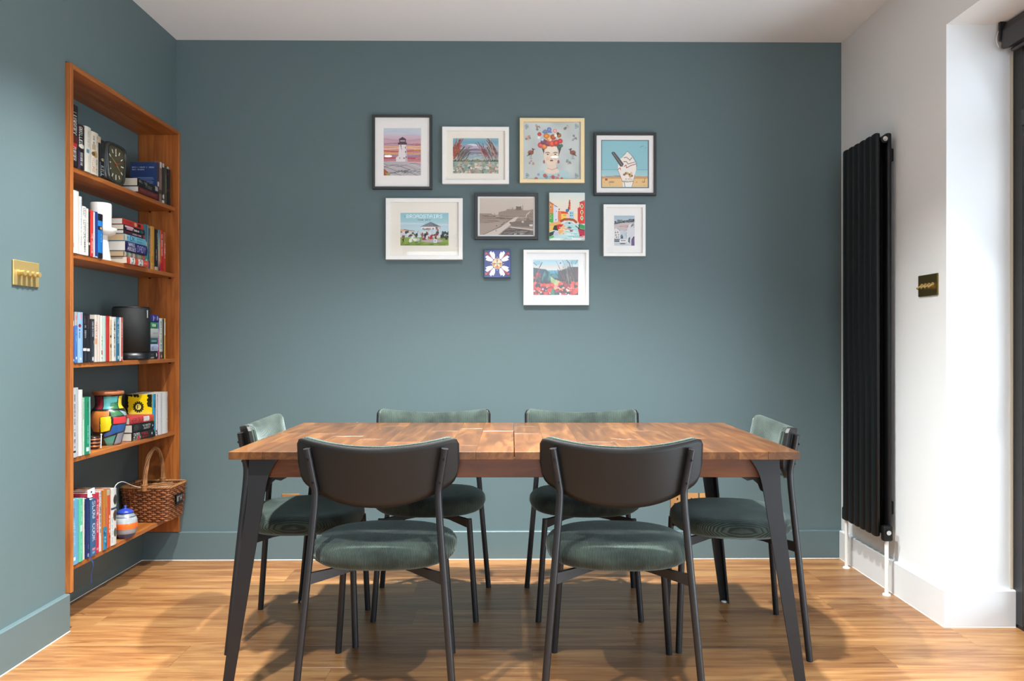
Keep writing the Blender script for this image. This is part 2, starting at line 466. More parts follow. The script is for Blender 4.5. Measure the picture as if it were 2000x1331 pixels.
# skirting boards
BH, BT = 0.141, 0.018
def skirt(name, pts, m, h=BH, t=BT):
    """pts: path along the wall; the room lies to the right of the direction of travel"""
    b = MB()
    n = len(pts)
    def off(d):
        out = []
        for i in range(n):
            p = Vector(pts[i]); ns = []
            for j in ((i - 1, i), (i, i + 1)):
                if j[0] < 0 or j[1] >= n: continue
                e = (Vector(pts[j[1]]) - Vector(pts[j[0]])).normalized(); ns.append(Vector((e.y, -e.x)))
            if len(ns) == 1: o_ = ns[0] * d
            else:
                s_ = (ns[0] + ns[1]); o_ = s_ * (2 * d / s_.length_squared) if s_.length_squared > 1e-6 else ns[0] * d
            out.append(p + o_)
        return out
    prof = [(0.0, 0), (t, 0), (t, h - .004), (t - .004, h), (0.0, h)]
    rings = []
    for d, z in prof:
        rings.append([(q.x, q.y, z) for q in off(d)])
    b.grid(rings, smooth=False)
    for e in (0, n - 1): b.add([r_[e] for r_ in rings], [tuple(range(5))])
    me = fuse(b.mesh(name)); o = link(name, me, m); o['kind'] = 'structure'
    c = MB(); p2 = off(t + .0016)
    c.grid([[(q.x, q.y, .0) for q in p2], [(q.x, q.y, .0022) for q in off(t)]], smooth=False)
    part('sealant_line', c, CAULK, o)
    return o
skirt('baseboard_left', [(XL, -3.28), (XL, REC0 - .0005), (XREC, REC0 + .0005), (XREC, yb(XREC) - .0005)][:2] , TEALG)
skirt('baseboard_recess', [(XREC, REC0 + .001), (XREC, yb(XREC) - .019)], TEALG)
skirt('baseboard_back', [(XREC, yb(XREC)), (XR - .001, yb(XR))], TEALG)
skirt('baseboard_right', [(XR, yb(XR) - .02), (XR, DOOR1), (XR + .255, DOOR1)], WHITEG)

# glazed door in the right wall
FR = mat('black_door_frame', '#242427', 0.35)
door = struct_empty('door_1', (XR + .29, 0, 0))
dx0, dx1 = -.035, .035
def dpart(name, y0, y1, z0, z1, m=FR, x0=dx0, x1=dx1, par=None):
    b = MB(); b.bbox((x0, y0, z0), (x1, y1, z1), .003); return part(name, b, m, par or door)
dpart('jamb', DOOR1 - .06, DOOR1, .012, DOORH); dpart('jamb', DOOR0, DOOR0 + .06, .012, DOORH)
dpart('head', DOOR0 + .06, DOOR1 - .06, DOORH - .06, DOORH)
dpart('transom', DOOR0 + .06, DOOR1 - .06, 1.90, 1.96, x0=-.045)
nleaf = 3; lw = (DOOR1 - DOOR0 - .12) / nleaf
for i in range(nleaf):
    a = DOOR0 + .06 + i * lw; c = a + lw
    lf = dpart('leaf_frame', a, a + .055, .02, 1.90)
    for z0, z1 in ((.02, .10), (1.84, 1.90)): dpart('rail', a + .055, c - .055, z0, z1)
    dpart('stile', c - .055, c, .02, 1.90)
    dpart('glazing_bar', a + .055, c - .055, 1.275, 1.305, x0=-.02, x1=.02)
    dpart('glazing_bar', a + .055, c - .055, .68, .71, x0=-.02, x1=.02)
    for z0, z1 in ((.10, .68), (.71, 1.275), (1.305, 1.84)):
        dpart('pane', a + .055, c - .055, z0, z1, GLASS, -.004, .004)
    dpart('upper_frame', a, a + .04, 1.96, DOORH - .06); dpart('upper_frame', c - .04, c, 1.96, DOORH - .06)
    dpart('pane', a + .04, c - .04, 1.96, DOORH - .06, GLASS, -.004, .004)
dpart('mastic', DOOR1 - .004, DOOR1 - .0005, .14, 2.19, mat('old_mastic', '#cfc6b4', .8), -.047, -.036)

# window behind the camera
win = struct_empty('window_1', (0.1, YR - .12, 1.45))
def wpart(n_, a, c, m): b = MB(); b.bbox(a, c, .003) if m is not GLASS else b.box(a, c); part(n_, b, m, win)
for a, c in (((-1.5, -.03, -1), (-1.44, .03, 1)), ((1.44, -.03, -1), (1.5, .03, 1)), ((-1.44, -.03, .94), (1.44, .03, 1)), ((-1.44, -.03, -1), (1.44, .03, -.94)), ((-.03, -.03, -.94), (.03, .03, .94))):
    wpart('window_frame', a, c, FR)
wpart('pane', (-1.44, -.004, -.94), (-.03, .004, .94), GLASS); wpart('pane', (.03, -.004, -.94), (1.44, .004, .94), GLASS)

# outside: paving and an added wall that keeps the view through the panes dark
out = MB(); out.box((XR + .32, -3.5, -.1), (6, 5, -.02)); struct('terrace_ground', out, mat('grey_paving', '#77736c', .8, var=.15))
out = MB(); out.box((XR + .32, 3.45, 0), (5.0, 3.6, 2.6)); struct('dark_backdrop', out, mat('dark_backdrop_finish', '#2e2a28', .9, var=.2, vscale=30))

# recessed downlights in the ceiling
for i, (x, y, wt) in enumerate(DOWNLIGHTS):
    t = thing('recessed_downlight', 'white recessed ceiling downlight %s' % ['over the bookcase end of the table', 'added over the middle of the table to brighten the wall', 'over the radiator end of the table', 'behind the table on the bookcase side', 'behind the table on the door side'][i], 'ceiling light', (x, y, H), 0, 'recessed downlights')
    part('trim_ring', MB().lathe([(.030, -.001), (.030, -.004), (.044, -.003), (.045, 0)], 28), WHITEP, t)
    lm = mat('lamp_lens', '#fff2dd', .4)
    lm.node_tree.nodes['Principled BSDF'].inputs['Emission Color'].default_value = (*LAMP_COL, 1)
    lm.node_tree.nodes['Principled BSDF'].inputs['Emission Strength'].default_value = 12
    part('lamp_lens', MB().lathe([(.0001, -.0015), (.030, -.0015)], 28), lm, t)
    d = bpy.data.lights.new('downlight', 'SPOT'); d.energy = wt; d.color = LAMP_COL; d.spot_size = math.radians(108); d.spot_blend = 1.0; d.shadow_soft_size = .035
    lo = bpy.data.objects.new('downlight', d); lo.location = (0, 0, -.01); COL.objects.link(lo); lo.parent = t
# ------------------------------------------------------------------ dining table
TX, TY, TH = 0.007, 2.90, 0.75
TL, TD, TT = 1.755, 0.897, 0.024
tab = thing('dining_table', 'extending dining table with a warm stave wood top and black splayed metal legs', 'table', (TX, TY, 0))
for sgn in (-1, 1):
    leaf = bpy.data.objects.new('tabletop_leaf', None); COL.objects.link(leaf); leaf.parent = tab
    xa, xb = (-TL / 2, -.0012) if sgn < 0 else (.0012, TL / 2)
    x = xa
    while x < xb - 1e-4:
        wd = rnd.uniform(.085, .125)
        if xb - x - wd < .07: wd = xb - x
        # each strip is one to three staves end to end
        cuts = [-TD / 2] + sorted(rnd.sample([-.29, -.2, -.12, -.04, .05, .13, .22, .3], rnd.choice([1, 2, 2]))) + [TD / 2]
        for a, c in zip(cuts[:-1], cuts[1:]):
            m_ = MB().bbox((x + .0001, a + .0001, TH - TT), (x + wd - .0001, c - .0001, TH), .0007)
            me = m_.mesh('stave'); cx, cy = x + wd / 2, (a + c) / 2
            for v in me.vertices: v.co.x -= cx; v.co.y -= cy
            o = link('stave', me, TABLEW, leaf, (cx, cy, 0))
        x += wd
def tpart(name, a, c, m=TABLEX, r=.002):
    return part(name, MB().bbox(a, c, r), m, tab)
ap = .055
tpart('apron', (-.768, -TD / 2 + .045, TH - TT - .062), (.768, -TD / 2 + .066, TH - TT))
tpart('apron', (-.768, TD / 2 - .066, TH - TT - .062), (.768, TD / 2 - .045, TH - TT))
for s in (-1, 1):
    tpart('apron', (s * .765 - .01, -.37, TH - TT - .062), (s * .765 + .01, .37, TH - TT))
    tpart('slide_rail', (-.70, s * .12 - .02, TH - TT - .05), (.70, s * .12 + .02, TH - TT), mat('dark_rail', '#3a2c22', .6))
def table_leg(sx, sy):
    """folded steel leg: a broad tapering front face with a swept inner gusset and a side flange"""
    zt = TH - TT - .0005
    b = MB()
    xo_t, xo_b, w_b = .828, .898, .031
    def xo(z): return xo_b + (xo_t - xo_b) * min(1, z / .60) if z < .60 else xo_t - .004 * (z - .6) / .12
    def xi(z):
        base = (xo_b - w_b) + ((.772) - (xo_b - w_b)) * z / .63
        if z > .63: base -= .026 * ((z - .63) / (zt - .63)) ** 2.4
        return base
    zs = [0, .15, .3, .45, .58, .62, .64, .655, .67, .685, .70, .712, zt]
    yo_t, yo_b = .418, .458
    def yo(z): return yo_b + (yo_t - yo_b) * z / zt
    def dp(z): return .034 + .03 * z / zt
    outer = [[(sx * xo(z), sy * yo(z), z), (sx * xi(z), sy * yo(z), z), (sx * xi(z), sy * (yo(z) - .006 - .0 * z), z),
              (sx * (xo(z) - .007), sy * (yo(z) - .006), z), (sx * (xo(z) - .007), sy * (yo(z) - dp(z)), z), (sx * xo(z), sy * (yo(z) - dp(z)), z)] for z in zs]
    n = 6
    for r0, r1 in zip(outer[:-1], outer[1:]):
        b.add(r0 + r1, [(i, (i + 1) % n, (i + 1) % n + n, i + n) for i in range(n)])
    b.add(outer[0], [tuple(range(n))]); b.add(outer[-1], [tuple(range(n))])
    # swept gusset running inwards under the apron
    prof = [(sx * .81, zt), (sx * .81, .60), (sx * .776, .62), (sx * .768, .640), (sx * .752, .654), (sx * .735, .650), (sx * .71, .664), (sx * .70, .70), (sx * .70, zt)]
    M = Matrix.Translation((0, sy * .3795, 0)) @ Matrix.Rotation(PI / 2, 4, 'X')
    b.prism(prof, .005, M)
    b.box((min(sx * .776, sx * .812), min(sy * .376, sy * .412), .655), (max(sx * .776, sx * .812), max(sy * .376, sy * .412), zt))
    o = part('leg', b, BLACKM, tab, merge=True)
    part('glide', MB().lathe([(.013, 0), (.014, .002), (.012, .005), (.004, .006)], 16, (sx * (.882), sy * .445, 0)), WHITEP, o, label='white floor glide')
for sx in (-1, 1):
    for sy in (-1, 1): table_leg(sx, sy)

# ------------------------------------------------------------------ dining chairs
CORDX = corduroy('green_corduroy', 0)
SHELL = mat('charcoal_ply_shell', '#191716', 0.5, var=.06, vscale=4, spec=.3)
SCREW = mat('dark_screw', '#0d0d0e', .4, metal=.6)
def smooth_path(pts, n=6, k=.25):
    """rounds the inner corners of a polyline"""
    P = [Vector(p) for p in pts]; out = [P[0]]
    for i in range(1, len(P) - 1):
        a = P[i] + (P[i - 1] - P[i]) * k; c = P[i] + (P[i + 1] - P[i]) * k
        for j in range(n + 1):
            t = j / n; out.append(a * (1 - t) ** 2 + P[i] * 2 * t * (1 - t) + c * t * t)
    return out + [P[-1]]
def back_surface(a, t, off, W, inset=0.0):
    """a -1..1 across, t 0..1 upwards; off = distance forward of the outer face"""
    top = .774 + .026 * a * a - inset; bot = .591 + .078 * abs(a) ** 2.3 + inset
    if abs(a) > .9:
        q = (abs(a) - .9) / .1; k = 1 - math.sqrt(max(0, 1 - q * q)); top -= .022 * k; bot += .05 * k
    z = bot + (top - bot) * t
    x = W * a
    y = -.213 + .078 * (x / .24) ** 2 - .2 * (z - .69)
    nx, ny = -2 * .078 * x / .24 ** 2, 1.0; l = math.hypot(nx, ny)
    return (x + nx / l * off, y + ny / l * off, z)
def shell_mesh(W, o0, o1, na=36, nt=10, inset=0, puff=0.0):
    b = MB()
    A = [math.sin(PI / 2 * (-1 + 2 * i / na)) * .5 + .5 * (-1 + 2 * i / na) for i in range(na + 1)]
    F = [[back_surface(a, j / nt, o0, W, inset) for a in A] for j in range(nt + 1)]
    def pf(a, t): return o1 + puff * (min(1, (1 - abs(a)) / .12) ** .5) * (min(1, min(t, 1 - t) / .14) ** .5) if puff else o1
    B = [[back_surface(a, j / nt, pf(a, j / nt), W, inset) for a in A] for j in range(nt + 1)]
    b.grid(F); b.grid(B, flip=True)
    ring = lambda G: [G[0][i] for i in range(na + 1)] + [G[j][na] for j in range(1, nt + 1)] + [G[nt][i] for i in range(na - 1, -1, -1)] + [G[j][0] for j in range(nt - 1, 0, -1)]
    r0, r1 = ring(F), ring(B); n = len(r0)
    b.add(r0 + r1, [(i, i + n, (i + 1) % n + n, (i + 1) % n) for i in range(n)])
    return b
def seat_mesh():
    b = MB(); n = 56; rings = []
    prof = [(.0, .405), (.5, .404), (.80, .406), (.90, .411), (.965, .422), (1.0, .440), (.992, .456), (.95, .469), (.86, .479), (.7, .485), (.45, .489), (.2, .490), (.0, .490)]
    for r, z in prof:
        row = []
        for i in range(n):
            th = 2 * PI * i / n; c, s = math.cos(th), math.sin(th); e = 2 / 2.5
            x = .230 * math.copysign(abs(c) ** e, c); y = .216 * math.copysign(abs(s) ** e, s)
            if y > 0: x *= 1 - .10 * (y / .216) ** 2
            row.append((x * max(r, 1e-4), y * max(r, 1e-4) + .005, z - .009))
        row.append(row[0]); rings.append(row)
    b.grid(rings); return b
def rear_leg_pts(s): return smooth_path([(s * .236, -.222, 0), (s * .184, -.168, .628), (s * .207, -.186, .768)], 6, .12)
def make_chair(label, loc, rz):
    t = thing('dining_chair', label, 'chair', loc, rz, 'dining chairs around the table')
    part('seat', seat_mesh(), CORDX, t, merge=True)
    bk = part('backrest', shell_mesh(.247, 0, .011), SHELL, t, label='curved dark backrest shell', merge=True)
    part('back_cushion', shell_mesh(.243, .0125, .026, inset=-.003, puff=.014), CORDX, t, label='ribbed green corduroy back cushion', merge=True)
    for s in (-1, 1):
        lg = part('leg', MB().tube(rear_leg_pts(s), .0112, 14), BLACKM, t)
        for z, k in ((.735, .83), (.665, .28)):
            y = -.168 - .018 * k; x = s * (.184 + .023 * k)
            M = Matrix.Translation((x, y - .0095, z)) @ Matrix.Rotation(PI / 2, 4, 'X')
            part('screw', MB().prism([(.0036 * math.cos(a), .0036 * math.sin(a)) for a in [i * PI / 4 for i in range(8)]], .0035, M), SCREW, lg)
        part('leg', MB().tube([(s * .200, .214, 0), (s * .172, .198, .397)], .0112, 14), BLACKM, t)
    for s in (-1, 1):
        b = MB()
        p0, p1, p2, p3 = Vector((s * .204, -.193, .385)), Vector((s * .10, -.10, .392)), Vector((-s * .09, .10, .392)), Vector((-s * .174, .198, .385))
        for q0, q1, h0, h1 in ((p0, p1, .034, .022), (p1, p2, .022, .022), (p2, p3, .022, .034)):
            d = (q1 - q0); d.z = 0; d.normalize(); nn = Vector((-d.y, d.x, 0)) * .006
            v = []
            for q, h in ((q0, h0), (q1, h1)):
                top = .3955 if abs(q.x) < .15 else .395
                v += [q - nn + Vector((0, 0, top - q.z)), q + nn + Vector((0, 0, top - q.z)), q + nn + Vector((0, 0, top - h - q.z)), q - nn + Vector((0, 0, top - h - q.z))]
            b.add(v, [(0, 1, 5, 4), (1, 2, 6, 5), (2, 3, 7, 6), (3, 0, 4, 7), (0, 3, 2, 1), (4, 5, 6, 7)])
        part('seat_rail', b, BLACKM, t)
    return t
ch = make_chair('green corduroy dining chair seen from behind, the one nearer the bookcase', (-.408, 2.580, 0), 0)
def place(label, x, y, rz):
    c = copy_tree(ch); c.location = (x, y, 0); c.rotation_euler = (0, 0, rz); c['label'] = label; return c
place('green corduroy dining chair seen from behind, the one nearer the radiator', .338, 2.575, math.radians(-2.5))
place('green corduroy dining chair along the back wall, the one nearer the bookcase', -.340, 3.318, PI)
place('green corduroy dining chair along the back wall, the one nearer the radiator', .302, 3.318, PI)
place('green corduroy dining chair at the end of the table facing away from the bookcase', -.785, 3.03, -PI / 2 + math.radians(4))
place('green corduroy dining chair at the end of the table beside the radiator', .8135, 2.975, PI / 2 - math.radians(5))

# ------------------------------------------------------------------ radiator
rad = thing('column_radiator', 'tall black vertical column radiator on the white wall', 'radiator', (0, 0, 0))
Z0, Z1 = .245, 1.995
def oval(hx_, hy_, n=16, e=2.6):
    return [(hx_ * math.copysign(abs(math.cos(a)) ** (2 / e), math.cos(a)), hy_ * math.copysign(abs(math.sin(a)) ** (2 / e), math.sin(a))) for a in [2 * PI * i / n for i in range(n)]]
def column_mesh():
    b = MB(); rings = []
    for k, z in ((.6, 0), (.9, .003), (1, .010), (1, Z1 - Z0 - .010), (.9, Z1 - Z0 - .003), (.6, Z1 - Z0)):
        rings.append([(x * k, y * k, z) for x, y in oval(.0125, .0287)])
    for r0, r1 in zip(rings[:-1], rings[1:]):
        n = 16; b.add(r0 + r1, [(i, (i + 1) % n, (i + 1) % n + n, i + n) for i in range(n)], True)
    b.add(rings[0], [tuple(range(15, -1, -1))]); b.add(rings[-1], [tuple(range(16))])
    return fuse(b.mesh('column'))
cm = column_mesh()
for xr in (1.583, 1.632):
    for i in range(6): link('column', cm, BLACKR, rad, (xr, 3.478 + .0595 * i, Z0))
for z in (Z0 + .028, Z1 - .030):
    part('header_pipe', MB().tube([(1.6075, 3.446, z), (1.6075, 3.806, z)], .0165, 16), BLACKR, rad)
part('bleed_valve', MB().tube([(1.6075, 3.446, Z1 - .030), (1.6075, 3.438, Z1 - .030)], .0105, 14).tube([(1.6075, 3.438, Z1 - .030), (1.6075, 3.432, Z1 - .030)], .005, 8), CHROME, rad, label='round chrome bleed valve')
for z in (Z0 + .12, Z1 - .09):
    for y in (3.50, 3.72):
        part('wall_bracket', MB().bbox((1.643, y - .02, z - .028), (XR, y + .02, z + .028), .003), BLACKR, rad)
# black valves with white pipes to the floor
def valve(y, pipe_y):
    v = part('radiator_valve', MB().bbox((1.590, min(y, pipe_y) - .016, Z0 - .012), (1.632, max(y, pipe_y) + .016, Z0 + .055), .008, seg=2), BLACKR, rad)
    part('valve_cap', MB().tube([(1.6075, y - .018, Z0 + .028), (1.6075, y - .028, Z0 + .028)], .010, 14), CHROME, v)
valve(3.433, 3.433)
part('radiator_valve', MB().bbox((1.592, 3.815, Z0 - .012), (1.632, 3.862, Z0 + .05), .008, seg=2), BLACKR, rad)
for y in (3.433, 3.845):
    p = part('pipe', MB().tube([(1.610, y, 0), (1.610, y, Z0 - .008)], .0085, 14), WHITEP, rad, label='white pipe')
    part('pipe_collar', MB().lathe([(.017, 0), (.016, .006), (.0087, .008)], 18, (1.610, y, 0)), WHITEP, p)

# ------------------------------------------------------------------ roller blind above the door
bl = thing('roller_blind', 'dark grey roller blind cassette above the glazed door', 'blind', (0, 0, 0))
BLM = mat('dark_grey_blind', '#3b393d', .55)
prof = [(1.856, 2.204), (1.866, 2.200), (1.918, 2.215), (1.918, 2.300), (1.874, 2.300), (1.860, 2.268)]
M = Matrix(((1, 0, 0, 0), (0, 0, 1, DOOR0 + .05), (0, 1, 0, 0), (0, 0, 0, 1)))
part('cassette', MB().prism(prof, DOOR1 - .03 - DOOR0 - .05, M), BLM, bl, merge=True)
pr2 = [(1.853, 2.235), (1.90, 2.215), (1.918, 2.2235), (1.918, 2.3042), (1.852, 2.3042)]
M2 = M.copy(); M2[1][3] = DOOR1 - .03
part('end_bracket', MB().prism(pr2, .012, M2), BLACKM, bl, merge=True)
part('rolled_fabric', MB().tube([(1.893, DOOR0 + .06, 2.195), (1.893, DOOR1 - .04, 2.195)], .008, 10), BLM, bl)
part('pull_chain', MB().tube([(1.850, DOOR1 - .022, 2.27), (1.843, DOOR1 - .02, 2.245), (1.846, DOOR1 - .02, 2.225), (1.852, DOOR1 - .022, 2.21)], .0016, 6), WHITEP, bl, label='small white chain loop')

# ------------------------------------------------------------------ switches and sockets
def dimmer_knob(M, r=.0088, l=.021):
    b = MB(); b.tube([M @ Vector((0, 0, 0)), M @ Vector((0, 0, .004))], r + .0025, 14)
    b.tube([M @ Vector((0, 0, .004)), M @ Vector((0, 0, l))], r, 14); return b
sw = thing('light_switch', 'brushed brass light switch with four round knobs on the teal wall', 'light switch', (XL, 2.7555, 1.323))
part('plate', MB().bbox((0, -.0735, -.043), (.006, .0735, .043), .0018), BRASS, sw)
for i in range(4):
    M = Matrix.Translation((.006, -.042 + .028 * i, 0)) @ Matrix.Rotation(PI / 2, 4, 'Y')
    part('knob', dimmer_knob(M), BRASS, sw)
sw2 = thing('light_switch', 'dark brass light switch with four small toggles on the white wall', 'light switch', (XR, 3.1885, 1.315))
part('plate', MB().bbox((-.006, -.0735, -.043), (0, .0735, .043), .0018), mat('antique_brass', '#8f7442', .35, metal=1.0), sw2)
for i in range(4):
    y = -.042 + .028 * i
    b = MB().tube([(-.006, y, 0), (-.010, y, 0)], .0085, 12)
    b.tube([(-.009, y, 0), (-.017, y, -.006), (-.026, y, -.012)], [.003, .0036, .0048], 10)
    part('toggle', b, BRASS, sw2)
COPPER = mat('brushed_copper_gold', '#d2a06a', .34, metal=1.0)
for i, (px, lab) in enumerate(((-1.108, 'brass wall socket furthest towards the bookcase'), (-.962, 'brass wall socket behind the near left chair, second from the bookcase'), (.830, 'brass wall socket seen just above the end chair seat, left of the furthest one'), (.987, 'brass wall socket furthest towards the radiator'), )):
    wd = (.0445, .062, .070, .0435)[i]
    cx = (-1.108, -.945, .868, .987)[i]
    s = thing('wall_socket', lab, 'socket', (cx, yb(cx), .285), YB_ROT, 'sockets along the back wall')
    part('face_plate', MB().bbox((-wd, -.006, -.043), (wd, 0, .043), .0015), COPPER, s)
    gangs = [0] if wd < .05 else [-wd / 2, wd / 2]
    for g in gangs:
        for (hx0, hz, hw_, hh) in ((0, .013, .0035, .0055), (-.0115, -.010, .0055, .0025), (.0115, -.010, .0055, .0025)):
            part('pin_hole', MB().box((g + hx0 - hw_, -.0064, hz - hh), (g + hx0 + hw_, -.0058, hz + hh)), SCREW, s)
        if len(gangs) > 1:
            part('rocker', MB().bbox((g * .25 - .005, -.0095, .018), (g * .25 + .005, -.006, .034), .0012), WHITEP, s)
# ------------------------------------------------------------------ bookcase set into the recess of the left wall
bc = thing('bookcase', 'tall oiled oak bookcase with five open shelves set into the teal wall', 'bookcase', (0, 0, 0))
BX0, BX1 = -1.861, -1.660
BY0, BY1 = 3.0048, 4.0
part('side_panel', MB().bbox((BX0, BY0, .142), (BX1, BY0 + .020, 2.142), .0015), OAK, bc)
part('side_panel', MB().bbox((BX0, BY1 - .022, .142), (BX1, BY1 - .001, 2.142), .0015), OAK, bc)
part('top_panel', MB().bbox((BX0, BY0 + .0205, 2.121), (BX1, BY1 - .0225, 2.1415), .0015), OAKY, bc)
SHELF = [.2345, .646, 1.0075, 1.4285, 1.759]
for z in SHELF:
    part('shelf', MB().bbox((BX0, BY0 + .0205, z - .019), (BX1 - .018, BY1 - .0225, z), .0012), OAKY, bc)
    for y in (BY0 + .028, BY1 - .030):
        for x in (-1.80, -1.70):
            part('shelf_pin', MB().tube([(x, y - .006, z - .0225), (x, y + .006, z - .0225)], .0033, 8), SCREW, bc)
S5, S4, S3, S2, S1 = [z + .0004 for z in SHELF]

PAGE = mat('book_pages', '#cfc6b4', .8, bump=.25, bscale=900)
PAGEW = mat('white_book_pages', '#d2cec6', .8, bump=.25, bscale=900)
PAGET = mat('tan_book_pages', '#bfa27e', .8, bump=.25, bscale=900)
GROUPS = {'S1': 'books on the top shelf', 'S2': 'books on the second shelf', 'S3': 'books on the middle shelf', 'S4': 'books on the fourth shelf', 'S5': 'books on the bottom shelf'}

def cover_mat(c): return mat('cover_' + c.strip('#'), c, .42)
def spine_canvas(h, t, base, ops, seed=0):
    cv = Canvas(max(30, h / .0013), max(8, t / .0013), base, seed)
    for op in ops:
        k = op[0]
        if k == 'b': cv.rect(op[1], 0, op[2], 1, op[3])                                  # band across the spine
        elif k == 's': cv.rect(op[3] if len(op) > 5 else 0, op[1], op[4] if len(op) > 5 else 1, op[2], op[-1])   # stripe along it
        elif k == 'r': cv.rect(op[1], op[2], op[3], op[4], op[5])
        elif k == 't': cv.text(op[1], op[2], op[4], op[3], op[5], op[6])
        elif k == 'e': cv.ell(op[1], op[2], op[3], op[4], op[5])
        elif k == 'm':                                                                     # row of small unreadable characters
            q = np.random.RandomState(int(op[1] * 997) + 3); u = op[1]
            while u < op[2]:
                w_ = q.uniform(.008, .016)
                if q.rand() > .16: cv.rect(u, op[3] + q.uniform(0, .15) * (op[4] - op[3]), u + w_, op[4], op[5])
                u += w_ + .006
        elif k == 'd': cv.dabs(op[1], op[2], op[3], op[4], op[5], op[6], op[7], op[8], seed=seed)
        elif k == 'g': cv.a[:] = np.stack([np.interp(cv.x, np.linspace(0, 1, len(op[1])), [hx(c)[i] for c in op[1]]) for i in range(3)], -1)
    return cv
nb = [0]
def tone(c):
    """printed card is a little greyer than the display colour"""
    q = hx(c) * .82; return '#%02x%02x%02x' % tuple(int(round(v * 255)) for v in q)
def book(label, shelf, y, t, h, dp, base, ops=(), x=-1.675, flat=False, z=None, pages=None, front=None, soft=True, lean=0.0, rz=0.0, spine=None, cat='book'):
    """spine towards the room; upright from y to y+t, or flat with its foot end at y and reaching back to y+h"""
    nb[0] += 1
    zz = {'S1': S1, 'S2': S2, 'S3': S3, 'S4': S4, 'S5': S5}[shelf] if z is None else z
    r = thing('book', label, cat, (0, 0, 0), 0, GROUPS[shelf])
    t -= .0012
    if flat:
        r.matrix_world = Matrix.Translation((x, y + h, zz)) @ Matrix.Rotation(rz, 4, 'Z') @ Matrix.Rotation(PI / 2, 4, 'X')
    else:
        r.matrix_world = Matrix.Translation((x, y + .0006, zz)) @ Matrix.Rotation(rz, 4, 'Z') @ Matrix.Rotation(lean, 4, 'X')
    loc, rot, _ = r.matrix_world.decompose(); r.location = loc; r.rotation_euler = rot.to_euler()
    k = .0011 if soft else .0024; ov = 0.0 if soft else .003
    b = MB()
    poly = [(-dp, 0), (-dp, k), (-k * 1.2, k), (-k * 1.2, t - k), (-dp, t - k), (-dp, t), (-.0008, t), (0, t - .0012), (0, .0012), (-.0008, 0)]
    b.prism(poly, h)
    part('cover', b, cover_mat(tone(base)), r, merge=True)
    p = MB().box((-dp + ov + .0015, k, ov + (.0008 if soft else 0)), (-k * 1.2, t - k, h - ov - (.0008 if soft else 0)))
    part('page_block', p, pages or (PAGE if soft else PAGEW), r)
    cv = spine_canvas(h, t, spine or base, ops, nb[0]); cv.a *= .82
    print_flat('spine_print', cv, (.0003, t - .0004, h), (0, 0, -h), (0, -(t - .0008), 0), r, print_mat('printed_spine', .42), bulge=min(.0035, t * .09), nrm=(1, 0, 0))
    if front is not None:      # a printed cover facing the camera side
        print_flat('cover_print', front, (-dp, -.0003, h), (dp - .001, 0, 0), (0, 0, -h), r, print_mat('printed_cover', .38))
    return r
W_, K_, R_ = '#f2efe8', '#17171a', '#d9322f'

# ---- top shelf
book('tallest black paperback with white title letters, beside the bookcase upright on the top shelf', 'S1', 3.026, .056, .236, .15, '#1d1719', [('t', 'LUGGERY', .12, .48, .25, .75, '#e8e4e0'), ('b', .5, .62, '#5a1f1e'), ('r', .62, .2, .70, .8, '#c8202c'), ('t', 'MURDER', .68, .9, .3, .72, '#d9d0cf')], soft=False)
book('black paperback with a white bird figure on its spine, top shelf', 'S1', 3.084, .045, .172, .13, '#1b1619', [('b', 0, .1, '#3a1a1d'), ('t', 'QUILLED', .05, .45, .5, .9, '#f0ece6'), ('e', .48, .55, .05, .4, '#e9e2da'), ('m', .62, .9, .4, .75, '#b9b2b4'), ('r', .6, .75, 1, 1, '#3b2c4c')])
book('cream paperback with faint grey title, left of the pale pair on the top shelf', 'S1', 3.130, .047, .178, .13, '#efe9dc', [('t', 'SWEETNESS', .08, .45, .35, .7, '#b7afa0'), ('r', .5, .4, .58, .8, '#5b93a8'), ('m', .64, .95, .4, .55, '#d8cbb4')])
book('cream paperback with a brown bird on its spine, top shelf', 'S1', 3.178, .056, .170, .13, '#f0e8d8', [('m', .06, .32, .15, .3, '#7a7468'), ('m', .1, .3, .6, .8, '#a59c88'), ('r', .3, .5, .42, .9, '#c9b48e'), ('e', .52, .5, .08, .28, '#caa564'), ('e', .52, .75, .05, .2, '#7b5a36'), ('m', .62, .96, .2, .45, '#9d968a'), ('t', 'VILLAGE', .62, .96, .55, .9, '#d08a4c')])
book('black paperback with a cream figure at the head of its spine, top shelf', 'S1', 3.235, .034, .166, .12, '#1c1b1a', [('r', 0, .1, .16, .9, '#dfc6a4'), ('r', .16, .0, .5, .5, '#2e2924'), ('t', 'TECTONICS', .58, .97, .15, .5, '#8fa7a8')], x=-1.682)
book('black paperback with silver lettering tucked behind the clock, top shelf', 'S1', 3.271, .040, .160, .12, '#131314', [('t', 'HUNTING', .1, .42, .25, .75, '#4a4a4c'), ('e', .5, .5, .04, .25, '#bba98a'), ('t', 'KILL', .66, .92, .2, .8, '#c9c9cb')], x=-1.69)
fc = Canvas(110, 150, '#2b3f6c', 3)
fc.text('BRILLIANTLY DARK', .08, .12, .92, .155, '#c8cedd'); fc.text('AND FUNNY', .08, .18, .55, .215, '#c8cedd')
for i in range(7): fc.rect(.12, .40 + .035 * i, .12 + (.74, .78, .7, .76, .74, .5, .66)[i], .412 + .035 * i, '#8391b4')
fc.rect(.4, .72, .7, .733, '#8391b4')
book('navy blue paperback with its back cover facing out behind the two flat books, top shelf', 'S1', 3.776, .028, .180, .126, '#2b3f6c', [('r', .5, .2, .62, .8, '#d8d4d0'), ('b', .75, 1, '#2a1b22')], front=fc, x=-1.680, spine='#47374a')
